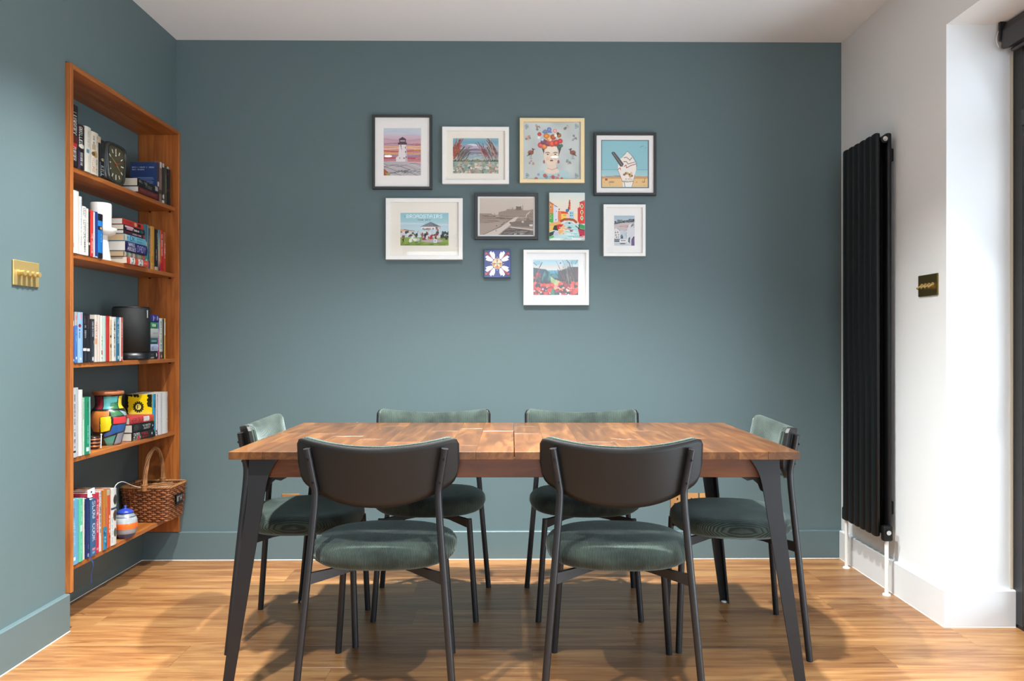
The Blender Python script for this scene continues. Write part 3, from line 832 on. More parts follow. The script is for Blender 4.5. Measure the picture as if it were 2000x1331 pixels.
book('dark red paperback lying flat, lower of the two on the top shelf', 'S1', 3.560, .026, .196, .126, '#6a2222', [('t', 'RADIO SILENCE', .06, .9, .3, .75, '#a8504a')], flat=True, x=-1.665, pages=PAGEW)
book('black paperback lying flat on the dark red book, top shelf', 'S1', 3.556, .036, .196, .124, '#1a1818', [('t', 'ALL THE', .05, .45, .2, .5, '#a99f96'), ('t', 'FIRE', .38, .7, .5, .85, '#8d857d'), ('r', .86, .1, 1, .7, '#c9bdbb')], flat=True, x=-1.667, z=S1 + .0262)
for lab, y, t, h, c, ops in (
    ('pinkish brown paperback beside the navy book, top shelf', 3.807, .030, .190, '#8f6f62', [('r', 0, .2, .15, .8, '#e5ddd6'), ('b', .7, .8, '#4a3a36')]),
    ('dark paperback with a white swirl at the foot of its spine, top shelf', 3.838, .026, .190, '#37302c', [('r', 0, .2, .1, .9, '#d8d2c8'), ('e', .84, .5, .06, .35, '#efe9e0'), ('b', .93, 1, '#f0e9e0')]),
    ('olive paperback, third from the right end of the top shelf', 3.865, .026, .180, '#4a4733', [('m', .2, .7, .3, .7, '#8c886c')]),
    ('black paperback with thin red bands, second from the right end of the top shelf', 3.892, .024, .186, '#1d1a1a', [('b', .0, .06, '#c9c3bb'), ('b', .18, .22, '#8c2a26'), ('b', .6, .64, '#8c2a26')]),
    ('very thin dark brown paperback at the right end of the top shelf', 3.917, .018, .176, '#2b211d', [('m', .2, .8, .3, .7, '#6b5a50')])):
    book(lab, 'S1', y, t, h, .125, c, ops, x=-1.682)

# ---- second shelf
book('tallest white book, leftmost on the second shelf', 'S2', 3.026, .062, .240, .15, '#efeeea', [('m', .84, .9, .6, .8, '#d08a8a')], soft=False)
book('thin white book with fine grey script, second from the left on the second shelf', 'S2', 3.090, .020, .224, .14, '#f1efe9', [('m', .05, .5, .3, .6, '#7b93a0'), ('m', .52, .85, .3, .6, '#8f8a82')])
book('white book with bold black title, third from the left on the second shelf', 'S2', 3.112, .030, .190, .13, '#f0eee8', [('t', 'DEEP LEARNING', .04, .66, .25, .8, '#1f1f20'), ('m', .68, .95, .3, .7, '#55524e')])
book('white paperback with small red title, beside the red and white book on the second shelf', 'S2', 3.143, .016, .186, .13, '#efece6', [('m', .3, .7, .4, .7, '#d98a86')])
book('very thin black paperback between white and red books on the second shelf', 'S2', 3.160, .012, .178, .12, '#2a221f', [('b', .7, .75, '#e3d9cc')])
book('red paperback with white lettering, left half of the second shelf', 'S2', 3.173, .022, .184, .13, '#e23a2f', [('t', 'THE PROMISE', .5, .93, .3, .75, '#f6ece4')])
book('thin white paperback beside the navy book on the second shelf', 'S2', 3.196, .012, .180, .13, '#eceaf0', [])
book('narrow navy blue paperback on the second shelf', 'S2', 3.209, .020, .184, .13, '#27418f', [('b', .97, 1, '#e8e8f0')])
book('bright blue paperback with black head and a small round picture, second shelf', 'S2', 3.230, .040, .180, .13, '#1f7fd0', [('b', 0, .16, '#14161c'), ('b', .16, .28, '#2b8be0'), ('b', .28, .37, '#14161c'), ('e', .325, .5, .03, .22, '#e8b27a'), ('m', .45, .62, .45, .55, '#bfe0f5'), ('b', .88, 1, '#14161c')])
STK2 = [
    ('red and white striped paperback, bottom of the flat pile on the second shelf', .030, .200, '#e4503f', [('b', .12, .34, '#efeae2'), ('b', .5, .72, '#efeae2'), ('t', 'J', .19, .29, .15, .9, '#2d3138'), ('t', '2', .57, .67, .15, .9, '#2d3138'), ('m', .76, .92, .4, .6, '#f4c9bd')], PAGE, -1.662),
    ('paperback with green, cream and pink stripes, second from the bottom of the flat pile', .024, .196, '#6f7f6c', [('b', .0, .1, '#d9d0c0'), ('b', .2, .32, '#a9b7a4'), ('b', .4, .5, '#e0b9a8'), ('b', .62, .8, '#a89c84'), ('b', .88, 1, '#d9584c')], PAGET, -1.674),
    ('thick indigo book with big lilac lettering in the flat pile on the second shelf', .044, .200, '#2a2568', [('t', 'WAGI', .12, .42, .08, .45, '#f0eef8'), ('t', 'HOUSES', .08, .46, .52, .9, '#e9e6f5'), ('t', 'DADY', .52, .92, .2, .85, '#a9a6dc')], PAGEW, -1.668),
    ('light blue paperback with dark title in the flat pile on the second shelf', .030, .198, '#7cc3df', [('m', .03, .18, .3, .6, '#2a6f8e'), ('t', 'OK', .24, .48, .1, .85, '#14566f'), ('m', .56, .9, .15, .4, '#3d8a9f'), ('m', .56, .9, .55, .8, '#2f9a8c'), ('b', .0, .1, '#e6dcc0')], PAGET, -1.672),
    ('dark plum paperback in the flat pile on the second shelf', .016, .196, '#4b2330', [('m', .4, .8, .3, .7, '#d8ccd2'), ('b', .92, 1, '#c03a35')], PAGEW, -1.674),
    ('black paperback with a pink drawing in the flat pile on the second shelf', .024, .194, '#19171a', [('r', .04, .1, .45, .5, '#e7b8c4'), ('r', .12, .5, .4, .85, '#d99aae'), ('m', .46, .7, .4, .75, '#efe9ee'), ('e', .85, .5, .08, .35, '#3c5560')], PAGE, -1.674),
    ('red paperback on top of the flat pile on the second shelf', .026, .192, '#d63a2c', [('t', 'THRONES', .04, .5, .25, .75, '#7a1d18'), ('e', .6, .5, .06, .35, '#efb28e'), ('r', .7, .2, .85, .8, '#3a1815')], PAGEW, -1.678)]
z = S2
for lab, t, h, c, ops, pg, xx in STK2:
    book(lab, 'S2', 3.446 + (xx + 1.668) * .5, t, h, .13, c, ops, flat=True, z=z, pages=pg, x=xx); z += t + .0002
for lab, y, t, h, c, ops in (
    ('teal paperback with pale streaks, right of the flat pile on the second shelf', 3.654, .040, .200, '#4f8f9c', [('s', .1, .4, '#8fb3b4'), ('s', .6, .75, '#cfd6a0'), ('b', .55, .8, '#3a9a8f'), ('r', .0, .5, .4, 1, '#4c6f88')]),
    ('thin slate paperback beside the teal one on the second shelf', 3.695, .018, .188, '#4b5563', [('m', .2, .8, .3, .7, '#b9bcc0')]),
    ('golden yellow paperback on the second shelf', 3.714, .042, .200, '#e3a83a', [('s', .8, 1, '#d99a64'), ('b', .7, .85, '#d08f2c'), ('m', .9, .95, .4, .6, '#3a2a12')]),
    ('black paperback with diagonal yellow dashes on the second shelf', 3.757, .038, .192, '#1e1f22', [('m', .08, .4, .1, .45, '#c9b871'), ('m', .5, .75, .5, .7, '#9aa0a0'), ('b', .92, 1, '#d9b9a0')]),
    ('pale blue paperback fading to pink, between black and red books on the second shelf', 3.796, .022, .194, '#8fb0c0', [('g', ['#5d86a8', '#9db9bd', '#d9c08a', '#e8a48c', '#5a1f35'])]),
    ('bright red paperback with white lettering, second from the right end of the second shelf', 3.820, .032, .196, '#dd3327', [('m', .1, .62, .45, .75, '#f3e7df'), ('s', .85, 1, '#e8783a'), ('b', .8, .98, '#c5202c')]),
    ('red paperback with a tan head, at the right end of the second shelf', 3.853, .028, .192, '#df3a2e', [('b', 0, .35, '#b5683e'), ('m', .3, .66, .4, .75, '#f6e9de')])):
    book(lab, 'S2', y, t, h, .125, c, ops, x=-1.682)

# ---- middle shelf
for lab, y, t, h, dp, c, ops in (
    ('deep blue paperback with a white sail, leftmost on the middle shelf', 3.026, .030, .196, .13, '#2f4fa0', [('b', 0, .26, '#5a6a72'), ('r', .18, .1, .28, .7, '#eef1f4'), ('b', .7, .9, '#3a3f96'), ('b', .93, .96, '#e6ecf5')]),
    ('blue paperback with a pinkish grey head, second on the middle shelf', 3.057, .022, .196, .13, '#4a7cc6', [('b', 0, .27, '#bfb3a8'), ('e', .12, .5, .05, .3, '#d98a8a'), ('m', .35, .6, .4, .6, '#9fc0e8'), ('r', .88, .3, .93, .7, '#f0f4f8')]),
    ('light blue paperback with a red dot, third on the middle shelf', 3.080, .037, .196, .13, '#9cc3ea', [('r', .03, .25, .14, .7, '#d6a9b4'), ('e', .27, .72, .035, .2, '#8c2038'), ('m', .34, .5, .65, .85, '#39567c'), ('r', .9, .4, .94, .7, '#f2f6fa')]),
    ('black paperback with pale lettering and white band, left of a matching pair, middle shelf', 3.118, .029, .193, .13, '#191c26', [('m', .05, .2, .5, .8, '#5a4a4c'), ('t', 'A MAN', .25, .5, .35, .7, '#b9bcc4'), ('b', .71, .765, '#e9e6e2'), ('m', .8, .95, .3, .6, '#47454f')]),
    ('black paperback with red lettering and white band, right of a matching pair, middle shelf', 3.148, .022, .190, .13, '#1b1d26', [('t', 'NIGHTS', .04, .3, .3, .75, '#7a3a38'), ('b', .71, .765, '#e9e6e2'), ('m', .8, .95, .3, .6, '#47454f')]),
    ('short dark grey book with a mountain picture on its spine, middle shelf', 3.172, .032, .172, .12, '#2a2c33', [('m', .06, .4, .35, .7, '#aeb3bd'), ('r', .5, 0, 1, .45, '#8f9aa8'), ('e', .72, .4, .16, .3, '#3f4652'), ('r', .88, .3, .96, .7, '#dfe3e8')]),
    ('cream paperback with dark red and orange blocks, beside the short grey book, middle shelf', 3.206, .020, .190, .13, '#eadfd2', [('t', 'MIRACLE', .16, .48, .1, .8, '#b04a34'), ('b', .5, .62, '#e3a878')]),
    ('pale pink paperback without lettering, middle shelf', 3.227, .020, .190, .13, '#ecd9d0', []),
    ('white paperback with green script and a red block, middle shelf', 3.248, .022, .188, .13, '#e9ece4', [('m', .45, .7, .3, .6, '#5f9a72'), ('r', .75, .3, .85, .7, '#b8423a'), ('r', .9, .4, .93, .6, '#2e4a3a')]),
    ('pale green paperback with a mint stripe, middle shelf', 3.271, .023, .188, .13, '#cfe3dc', [('s', .35, .6, '#9fd0c0')]),
    ('bright red hardback, only wide red spine on the middle shelf', 3.295, .028, .188, .13, '#cf2a26', [('m', .2, .5, .5, .7, '#d8524c')]),
    ('narrow cream paperback with black figures, beside the bright red hardback, middle shelf', 3.324, .018, .188, .13, '#e6c49c', [('r', .02, .3, .08, .8, '#fbf6ee'), ('m', .2, .3, .3, .6, '#6a2b26'), ('e', .45, .5, .03, .35, '#2a2020'), ('e', .66, .5, .05, .25, '#2a2020'), ('m', .75, .95, .3, .6, '#6a4a36')]),
    ('white paperback with black dotted title, middle shelf', 3.343, .036, .186, .13, '#efece4', [('m', .05, .92, .35, .65, '#4b4a4c'), ('e', .28, .5, .02, .14, '#161616'), ('e', .48, .5, .02, .14, '#161616')]),
    ('blue paperback with white capital title beside the black speaker, middle shelf', 3.380, .028, .186, .13, '#2f7396', [('t', 'THE LEVANTER', .03, .6, .25, .75, '#cfe4ee'), ('r', .88, .3, .96, .7, '#d7e4ea')]),
    ('white paperback with a broad red stripe touching the black speaker, middle shelf', 3.409, .030, .186, .13, '#f0e6dc', [('s', .25, .75, '#dd4f40'), ('m', .12, .45, .4, .6, '#f2c3b8'), ('r', .9, .35, .95, .65, '#f6efe6')])):
    book(lab, 'S3', y, t, h, dp, c, ops)
z = S3
for lab, t, h, c, ops in (
    ('black paperback with white publisher block, bottom of the flat pile behind the speaker', .038, .165, '#1a1a1c', [('m', .2, .5, .25, .55, '#565a60'), ('e', .82, .45, .05, .25, '#f0eee8'), ('m', .2, .6, .68, .9, '#dcdad4')]),
    ('pale lilac blue paperback in the flat pile behind the speaker', .034, .172, '#cdd3f2', [('r', .5, .15, .8, .85, '#b3c9ec'), ('m', .3, .48, .3, .8, '#4d5878'), ('r', .92, .4, .95, .7, '#4d5878')]),
    ('teal paperback in the flat pile behind the speaker', .027, .168, '#256a70', [('m', .3, .85, .35, .65, '#cfe6e4')]),
    ('thick pale grey paperback in the flat pile behind the speaker', .046, .175, '#cfd2d2', [('m', .4, .8, .4, .6, '#8d9292'), ('m', .85, .95, .35, .6, '#d3a2a6')]),
    ('bright green paperback in the flat pile behind the speaker', .028, .168, '#33a266', [('r', .35, .3, .8, .75, '#d9eec8'), ('r', .8, .3, .88, .75, '#1f4a34')]),
    ('indigo book on top of the flat pile behind the speaker', .036, .175, '#33308c', [('e', .45, .5, .06, .4, '#a9a8ea'), ('r', .5, .3, .6, .5, '#8d8cdc'), ('r', .7, .3, .73, .75, '#8d8cdc'), ('e', .86, .45, .04, .28, '#f0f0fa')])):
    book(lab, 'S3', 3.688 - (.0 if t < .035 else -.003), t, h - .072, .12, c, ops, flat=True, z=z, x=-1.680); z += t + .0002
for lab, y, t, h, c, ops in (
    ('pink paperback with blue head beside the flat pile, middle shelf', 3.788, .022, .186, '#d8548a', [('b', 0, .35, '#7c7cd0'), ('b', .35, .7, '#d690b0'), ('d', 14, .7, .1, 1, .9, ['#8c1d4e', '#f0a0c4'], .05, .12)]),
    ('white paperback with green leafy lettering, right end of the middle shelf', 3.811, .034, .195, '#e6e9de', [('m', .08, .85, .5, .8, '#5f8f86'), ('b', .82, 1, '#6a4a2a'), ('r', .9, .4, .96, .65, '#efe6d6')]),
    ('thin black paperback near the right end of the middle shelf', 3.846, .014, .193, '#1d1b19', []),
    ('slim cream and gold paperback at the right end of the middle shelf', 3.861, .018, .195, '#e2b25a', [('b', 0, .1, '#f0c888'), ('b', .1, .42, '#efe0c8'), ('b', .42, 1, '#dfa24a')])):
    book(lab, 'S3', y, t, h, .125, c, ops, x=-1.682)

# ---- fourth shelf
book('pale grey hardback with black lettering, leftmost on the fourth shelf', 'S4', 3.026, .058, .266, .17, '#c9cdd2', [('m', .1, .52, .45, .6, '#4a4d54'), ('m', .6, .85, .45, .6, '#4a4d54'), ('r', .9, .4, .93, .7, '#2b2d33')], soft=False)
book('white hardback with green dotted edge, second on the fourth shelf', 'S4', 3.085, .030, .256, .17, '#ecebe6', [('m', .15, .8, .3, .45, '#c9c7c0')], soft=False)
book('pale mint paperback leaning behind the green book, fourth shelf', 'S4', 3.117, .012, .224, .15, '#bfe3cf', [('m', .0, .4, .6, .9, '#3f7f62')])
book('emerald green hardback with a pale cyan edge, fourth shelf', 'S4', 3.130, .044, .224, .15, '#1c8f66', [('s', 0, .38, '#9fdcd8'), ('m', .08, .3, .5, .7, '#0f5f44'), ('m', .5, .85, .5, .65, '#7fd0b4'), ('r', .88, .45, .95, .8, '#eaf6f0')], soft=False)
fy = Canvas(100, 150, '#f0d40e', 5)
fy.vgrad(.35, .75, ['#eed60f', '#dbd8a0', '#d9dccf']); fy.vgrad(.75, 1.01, ['#e0d860', '#f0d820'])
fy.dabs(70, 0, 0, .08, .6, ['#151710', '#1f2412'], .02, .05, 1, 1); fy.dabs(40, 0, 0, .5, .05, ['#151710'], .01, .035, 1, 2); fy.dabs(50, .85, 0, 1, .28, ['#151710', '#23301a'], .015, .045, 1, 3)
for a in range(14): fy.ell(.5 + .115 * 1.5 * math.cos(a * PI / 7) , .30 + .115 * math.sin(a * PI / 7), .032, .022, '#1d2312')
fy.ell(.5, .30, .155, .105, '#1d2312'); fy.ell(.5, .30, .105, .07, '#e9e06a'); fy.text('F', .455, .255, .555, .345, '#1d2312')
fy.rect(.36, .50, .64, .508, '#8f8c60'); fy.rect(.34, .54, .66, .548, '#8f8c60'); fy.rect(.3, .58, .7, .588, '#8f8c60')
book('yellow book with a black leafy border and round emblem, cover facing out, fourth shelf', 'S4', 3.728, .038, .198, .127, '#e8cc14', [('s', .0, .35, '#151710'), ('s', .3, 1, '#3aa9dc'), ('b', .62, .72, '#3f9a90'), ('d', 20, 0, 0, .35, .4, ['#151710'], .1, .3), ('b', .9, 1, '#151710')], front=fy, spine='#3aa9dc', x=-1.680)
book('white paperback with a pink edge beside the yellow book, fourth shelf', 'S4', 3.767, .026, .196, .125, '#e9c3cf', [('s', .55, 1, '#efece8'), ('m', .4, .7, .15, .4, '#5a3a46'), ('d', 8, .85, .3, 1, 1, ['#1f1a1c'], .08, .2), ('d', 8, 0, 0, .2, .4, ['#1f1a1c'], .08, .2)], x=-1.682)
book('white paperback with faint lilac marks, fourth shelf', 'S4', 3.794, .046, .198, .125, '#eeebee', [('m', .2, .7, .4, .5, '#d3cbd8')], x=-1.682)
book('white paperback with thin black lettering at its right edge, right end of the fourth shelf', 'S4', 3.841, .060, .200, .125, '#f0ede8', [('m', .12, .55, .12, .22, '#3d3a3a'), ('e', .66, .17, .012, .07, '#222222'), ('m', .74, .9, .12, .2, '#6a6666')], x=-1.682)
z = S4
for lab, t, h, c, ops, rz, y0, x0 in (
    ('black paperback with white and red block lettering, bottom of the flat pile beside the vase', .037, .180, '#1c1a1b', [('t', 'CLASS', .08, .34, .08, .42, '#f2efe9'), ('t', 'CLOWN', .04, .38, .48, .95, '#f2efe9'), ('e', .28, .72, .05, .3, '#d8262c'), ('t', 'PERIL', .42, .72, .1, .45, '#c9262e'), ('m', .44, .74, .55, .8, '#a92228'), ('r', .86, .35, .9, .6, '#e5e0da')], -.10, 3.548, -1.672),
    ('black paperback with small white title, middle of the flat pile beside the vase', .037, .180, '#17191b', [('e', .16, .5, .12, .4, '#3a3a38'), ('t', 'THE MONSTER', .45, .82, .22, .45, '#f0eeea'), ('t', 'SOLUTION', .5, .78, .55, .78, '#f0eeea'), ('e', .92, .5, .02, .12, '#cfcac4')], -.08, 3.550, -1.674),
    ('red paperback with black title and white block, top of the flat pile beside the vase', .032, .176, '#e24a4c', [('t', 'HORRIBLE', .06, .54, .18, .82, '#231a1b'), ('r', .56, .15, .8, .82, '#f1eded'), ('m', .58, .78, .3, .4, '#8d8a8c'), ('b', .86, 1, '#dd5230')], -.16, 3.548, -1.672)):
    book(lab, 'S4', y0, t, h, .125, c, ops, flat=True, z=z, pages=PAGEW, rz=rz, x=x0); z += t + .0003

# ---- bottom shelf
LABELS5 = (
    ('light blue cookbook with pale lettering, leftmost on the bottom shelf', 3.026, .063, .247, '#6db6dc', [('m', .12, .28, .5, .75, '#6a8ab0'), ('t', 'WHOLE FOOD', .32, .7, .5, .75, '#a9dcf2'), ('r', .88, .45, .93, .7, '#dff2fa')], -1.676),
    ('mint green cookbook, second on the bottom shelf', 3.090, .029, .243, '#5fcfa4', [('m', .1, .36, .3, .6, '#9ae8cc'), ('r', .42, .2, .52, .75, '#d6f5e8'), ('m', .6, .85, .3, .65, '#8fe3c4'), ('s', 0, .1, '#f2efe6')], -1.676),
    ('cream cookbook with thin black marks at one edge, bottom shelf', 3.120, .020, .240, '#ece7da', [('m', .05, .2, 0, .3, '#1c1c1c'), ('m', .3, .5, 0, .25, '#1c1c1c'), ('m', .62, .75, 0, .25, '#1c1c1c')], -1.680),
    ('dark navy cookbook with a hanging blue ribbon, bottom shelf', 3.141, .028, .236, '#1d2d63', [('t', 'PERSIAN KITCHEN', .1, .72, .35, .7, '#2f4688'), ('m', .76, .86, .4, .6, '#6a7db5'), ('r', .92, .3, .98, .7, '#8d9cc8')], -1.676),
    ('slate blue cookbook with large white capital lettering, bottom shelf', 3.170, .044, .226, '#3b6290', [('t', 'SLOW COOK', .04, .74, .25, .75, '#dfe9f2'), ('r', .86, .2, .9, .75, '#e3889a'), ('r', .92, .3, .96, .75, '#7fa3c8')], -1.674),
    ('crimson cookbook with white lettering, bottom shelf', 3.215, .030, .242, '#cb2f4c', [('m', .1, .14, .4, .6, '#f0c3cc'), ('t', 'HOME POWER', .2, .66, .3, .75, '#f5dfe3'), ('e', .93, .5, .02, .25, '#f08aa6')], -1.678),
    ('pale cookbook patterned with small flowers, bottom shelf', 3.246, .022, .244, '#e7dfdd', [('d', 60, 0, 0, .4, 1, ['#b7a3b0', '#8a8f9c', '#d0a0a8'], .05, .16), ('m', .25, .7, .35, .75, '#353a4c')], -1.680),
    ('cookbook with an orange and blue photo spine, bottom shelf', 3.269, .034, .246, '#d0792e', [('b', 0, .58, '#c98238'), ('r', 0, .0, .58, .25, '#e8cf86'), ('r', .3, .2, .58, .6, '#c25a48'), ('b', .62, 1, '#2f88ad'), ('d', 14, .62, 0, .95, .8, ['#1d5f88', '#7fc1d8'], .06, .2)], -1.674),
    ('orange and white cookbook with white lettering, bottom shelf', 3.304, .032, .242, '#d9552b', [('s', 0, .25, '#efe6d4'), ('b', 0, .1, '#c9b8a0'), ('m', .45, .75, .3, .6, '#f5e8dc'), ('r', .8, .2, .84, .6, '#8a2a18')], -1.676),
    ('white cookbook with dark round food photos, rightmost upright on the bottom shelf', 3.338, .046, .236, '#e8e6e0', [('e', .2, .35, .09, .35, '#3a3734'), ('e', .48, .35, .1, .4, '#8a5a3a'), ('e', .48, .35, .07, .28, '#3f3833'), ('e', .78, .35, .08, .3, '#566058'), ('b', .33, .37, '#2d4a78'), ('m', .5, .95, .75, .9, '#9fb8c4')], -1.676))
bks5 = [book(l, 'S5', y, t, h, .165, c, ops, x=xx, soft=False) for l, y, t, h, c, ops, xx in LABELS5]
rb = MB(); P = []
for i in range(12):
    u = i / 11; P.append([(.004 + .010 * min(1, u * 4) + .004 * math.sin(u * 5), .012 + .006 * u + .004 * math.sin(u * 7) + d,   .004 - .108 * u - .0) for d in (0, .009)])
part('ribbon_bookmark', rb.grid(P), mat('navy_ribbon', '#1b3260', .7), bks5[3])
tagp = thing('paper_tag', 'white paper tag sticking up from the cookbooks on the bottom shelf', 'paper tag', (-1.70, 3.222, S5 + .226))
tagp.scale = (.75, .75, .75)
cv = Canvas(26, 26, '#f3f1ec'); cv.ell(.55, .4, .15, .12, '#1d1d1f'); cv.ell(.7, .7, .12, .1, '#3a3a3c')
print_flat('tag_face', cv, (0, -.03, .045), (.012, .048, .006), (.006, -.012, -.045), tagp)
part('tag_back', MB().prism([(0, 0), (.048, .004), (.046, .045), (.004, .04)], .0006, Matrix.Translation((-.0025, -.028, .0))  @ Matrix.Rotation(PI / 2, 4, 'Z') @ Matrix.Rotation(PI / 2, 4, 'X')), WHITEP, tagp)

# ---- clock on the top shelf
ck = thing('mantel_clock', 'dark rounded mantel clock with a bronze dial on the top shelf', 'clock', (-1.685, 3.413, S1))
def clock_outline(s=1.0, n=64):
    pts = []
    for i in range(n):
        a = 2 * PI * i / n; c_, s_ = math.cos(a), math.sin(a)
        x = math.copysign(abs(c_) ** (2 / 4.2), c_); z = math.copysign(abs(s_) ** (2 / 4.2), s_)
        pts.append((x * s * .080 * (1 + .16 * z), .088 + z * s * .088))
    return pts
def yz(d): return Matrix(((0, 0, 1, d), (1, 0, 0, 0), (0, 1, 0, 0), (0, 0, 0, 1)))
CKB = mat('clock_black', '#1b1d1b', .3)
b = MB(); b.prism(clock_outline(1), .062, yz(-.075), True); part('body', b, CKB, ck, merge=True)
o_, i_ = clock_outline(1), clock_outline(.86); n = len(o_)
b = MB(); b.grid([[(-.013, y, z) for y, z in o_ + o_[:1]], [(.0, y * .965, .088 + (z - .088) * .965) for y, z in o_ + o_[:1]], [(.0, y, z) for y, z in i_ + i_[:1]], [(-.008, y, z) for y, z in i_ + i_[:1]]], flip=True)
part('bezel', b, mat('clock_bezel', '#2c302b', .25), ck)
DIAL = mat('bronze_dial', '#6f6850', .4, metal=.6)
part('dial', MB().prism(clock_outline(.865), .002, yz(-.010)), DIAL, ck, merge=True)
MK = mat('dial_marker', '#f0ead6', .4)
for i in range(12):
    a = i * PI / 6; r1 = .066; r0 = .050 if i % 3 else .044
    y0, z0, y1, z1 = r0 * math.sin(a), .088 + r0 * math.cos(a), r1 * math.sin(a), .088 + r1 * math.cos(a)
    d = Vector((math.cos(a), -math.sin(a))) * .0022
    part('hour_marker', MB().prism([(y0 - d.x, z0 - d.y), (y1 - d.x, z1 - d.y), (y1 + d.x, z1 + d.y), (y0 + d.x, z0 + d.y)], .001, yz(-.0078)), MK, ck)
def hand(name, ang, l, wd, m, x):
    a = math.radians(ang); e = (math.sin(a) * l, .088 + math.cos(a) * l); d = Vector((math.cos(a), -math.sin(a))) * wd
    part(name, MB().prism([(-d.x, .088 - d.y), (e[0], e[1]), (d.x, .088 + d.y)], .0008, yz(x)), m, ck)
hand('hour_hand', 125, .040, .003, mat('gilt_hand', '#d8bf78', .3, metal=.6), -.0066)
hand('minute_hand', -62, .060, .0028, mat('gilt_hand', '#d8bf78'), -.0056)
hand('second_hand', 70, .045, .0012, mat('red_hand', '#c2412c', .4), -.0046)
part('hand_pin', MB().prism([(.005 * math.cos(a), .088 + .005 * math.sin(a)) for a in [i * PI / 6 for i in range(12)]], .003, yz(-.006)), mat('red_hand', '#c2412c'), ck)
part('alarm_dot', MB().prism([(.004 * math.cos(a) , .126 + .004 * math.sin(a)) for a in [i * PI / 6 for i in range(12)]], .001, yz(-.0078)), MK, ck)

# ---- candle and holder on the second shelf
CER = mat('white_ceramic', '#e4e1dc', .45)
hd = thing('candle_holder', 'white ceramic candle holder with a flared foot and round plate on the second shelf', 'candle holder', (-1.717, 3.335, S2))
part('foot', MB().lathe([(.0379, 0), (.0385, .003), (.036, .02), (.031, .055), (.027, .09), (.026, .108)], 36), CER, hd)
part('plate', MB().lathe([(.026, .104), (.040, .106), (.054, .113), (.0605, .124), (.0615, .134), (.059, .1355), (.055, .131), (.001, .130)], 40), CER, hd)
cd = thing('pillar_candle', 'white pillar candle standing on the ceramic holder', 'candle', (-1.717, 3.335, S2 + .1305))
part('wax', MB().lathe([(.0400, 0), (.0410, .002), (.0412, .103), (.039, .108), (.034, .109), (.020, .106), (.001, .105)], 40), mat('white_wax', '#ece9e4', .5), cd)
part('wick', MB().tube([(0, 0, .104), (.001, 0, .112), (.003, 0, .117)], .0011, 6), SCREW, cd)

# ---- speaker on the middle shelf
sp = thing('speaker', 'black oval wireless speaker standing among the books on the middle shelf', 'speaker', (-1.725, 3.620, S3), math.radians(25.5))
SPK = mat('speaker_mesh_black', '#0d0e0f', .6, bump=.4, bscale=700)
def sup(z, k=1.0): return [(x * k, y * k, z) for x, y in oval(.079, .060, 48, 2.2)]
def loops(*rs):
    b = MB(); b.grid([r_ + r_[:1] for r_ in rs]); b.add(rs[0], [tuple(range(len(rs[0]) - 1, -1, -1))]); b.add(rs[-1], [tuple(range(len(rs[-1])))]); return b
part('grille', loops(sup(.0355, .985), sup(.036), sup(.233), sup(.2335, .985)), SPK, sp, merge=True)
part('base', loops(sup(0, .93), sup(.002, .965), sup(.007, .975), sup(.0352, .975)), mat('speaker_base_black', '#101113', .32), sp, merge=True)
part('top_cap', loops(sup(.2338, .975), sup(.237, .97), sup(.2395, .95), sup(.240, .90)), mat('speaker_cap_black', '#0e0f11', .3), sp, merge=True)
cv = Canvas(90, 18, '#0d0e0f'); cv.text('SONOS', .05, .12, .95, .88, '#f2f2f2')
logo = print_flat('logo', cv, (.0683, -.0352, .226), (0, 0, -.038), (-.0056, -.0056, 0), sp, print_mat('printed_matt', .6), label='white lettering')

# ---- painted vase on the fourth shelf
va = thing('vase', 'pottery vase painted in bright outlined colour patches on the fourth shelf', 'vase', (-1.745, 3.452, S4))
PROF = [(.047, 0), (.052, .004), (.058, .03), (.067, .065), (.0722, .095), (.0735, .118), (.0715, .136), (.066, .150), (.057, .160), (.0525, .166), (.0512, .180), (.0525, .200), (.056, .2145)]
zs = np.array([p[1] for p in PROF]); rs = np.array([p[0] for p in PROF])
cv = Canvas(300, 150, '#241f1d', 2)
FACE = math.atan2(-3.452, 1.745)
def vx(q): return .5 + math.asin(max(-1, min(1, q))) / (2 * PI)        # -1..1 across the seen side
def patch(pts, c):
    P = [(vx(a), 1 - b_) for a, b_ in pts]; cx = sum(p[0] for p in P) / len(P); cy = sum(p[1] for p in P) / len(P)
    cv.poly([(cx + (x - cx) * .93, cy + (y - cy) * .93) for x, y in P], c)
# b_ = height share 0 foot .. 1 under the rim
patch([(-.86, .98), (-.38, .98), (-.36, .72), (-.86, .72)], '#7c2430'); patch([(-.36, .98), (.72, .98), (.70, .86), (.16, .84), (.14, .72), (-.36, .72)], '#4f9d9d')
patch([(.16, .84), (.70, .86), (.68, .72), (.14, .72)], '#2c6a44'); patch([(.74, .98), (1, .98), (1, .72), (.70, .72)], '#e6c928')
patch([(-.9, .70), (.08, .70), (.10, .60), (-.42, .585), (-.50, .26), (-.86, .26), (-.99, .48)], '#d07a35')
patch([(-.42, .585), (.14, .60), (.18, .42), (.08, .30), (-.46, .26)], '#f0d61f')
patch([(.10, .70), (.56, .70), (.84, .59), (.14, .575)], '#38724a'); patch([(.60, .70), (.92, .66), (.999, .585), (.86, .575)], '#8fa7ac')
patch([(.22, .57), (.93, .57), (.98, .43), (.24, .425)], '#cf3a3e'); patch([(.24, .415), (.98, .43), (.93, .27), (.52, .25), (-.28, .17), (-.32, .23), (.10, .29)], '#2e5a97')
patch([(-.88, .24), (-.36, .22), (-.18, .0), (-.9, .0)], '#232b20'); patch([(-.32, .15), (.50, .22), (.34, 0), (-.12, 0)], '#4f8f80'); patch([(.56, .24), (.96, .26), (.92, .02), (.40, 0)], '#8d8f98')
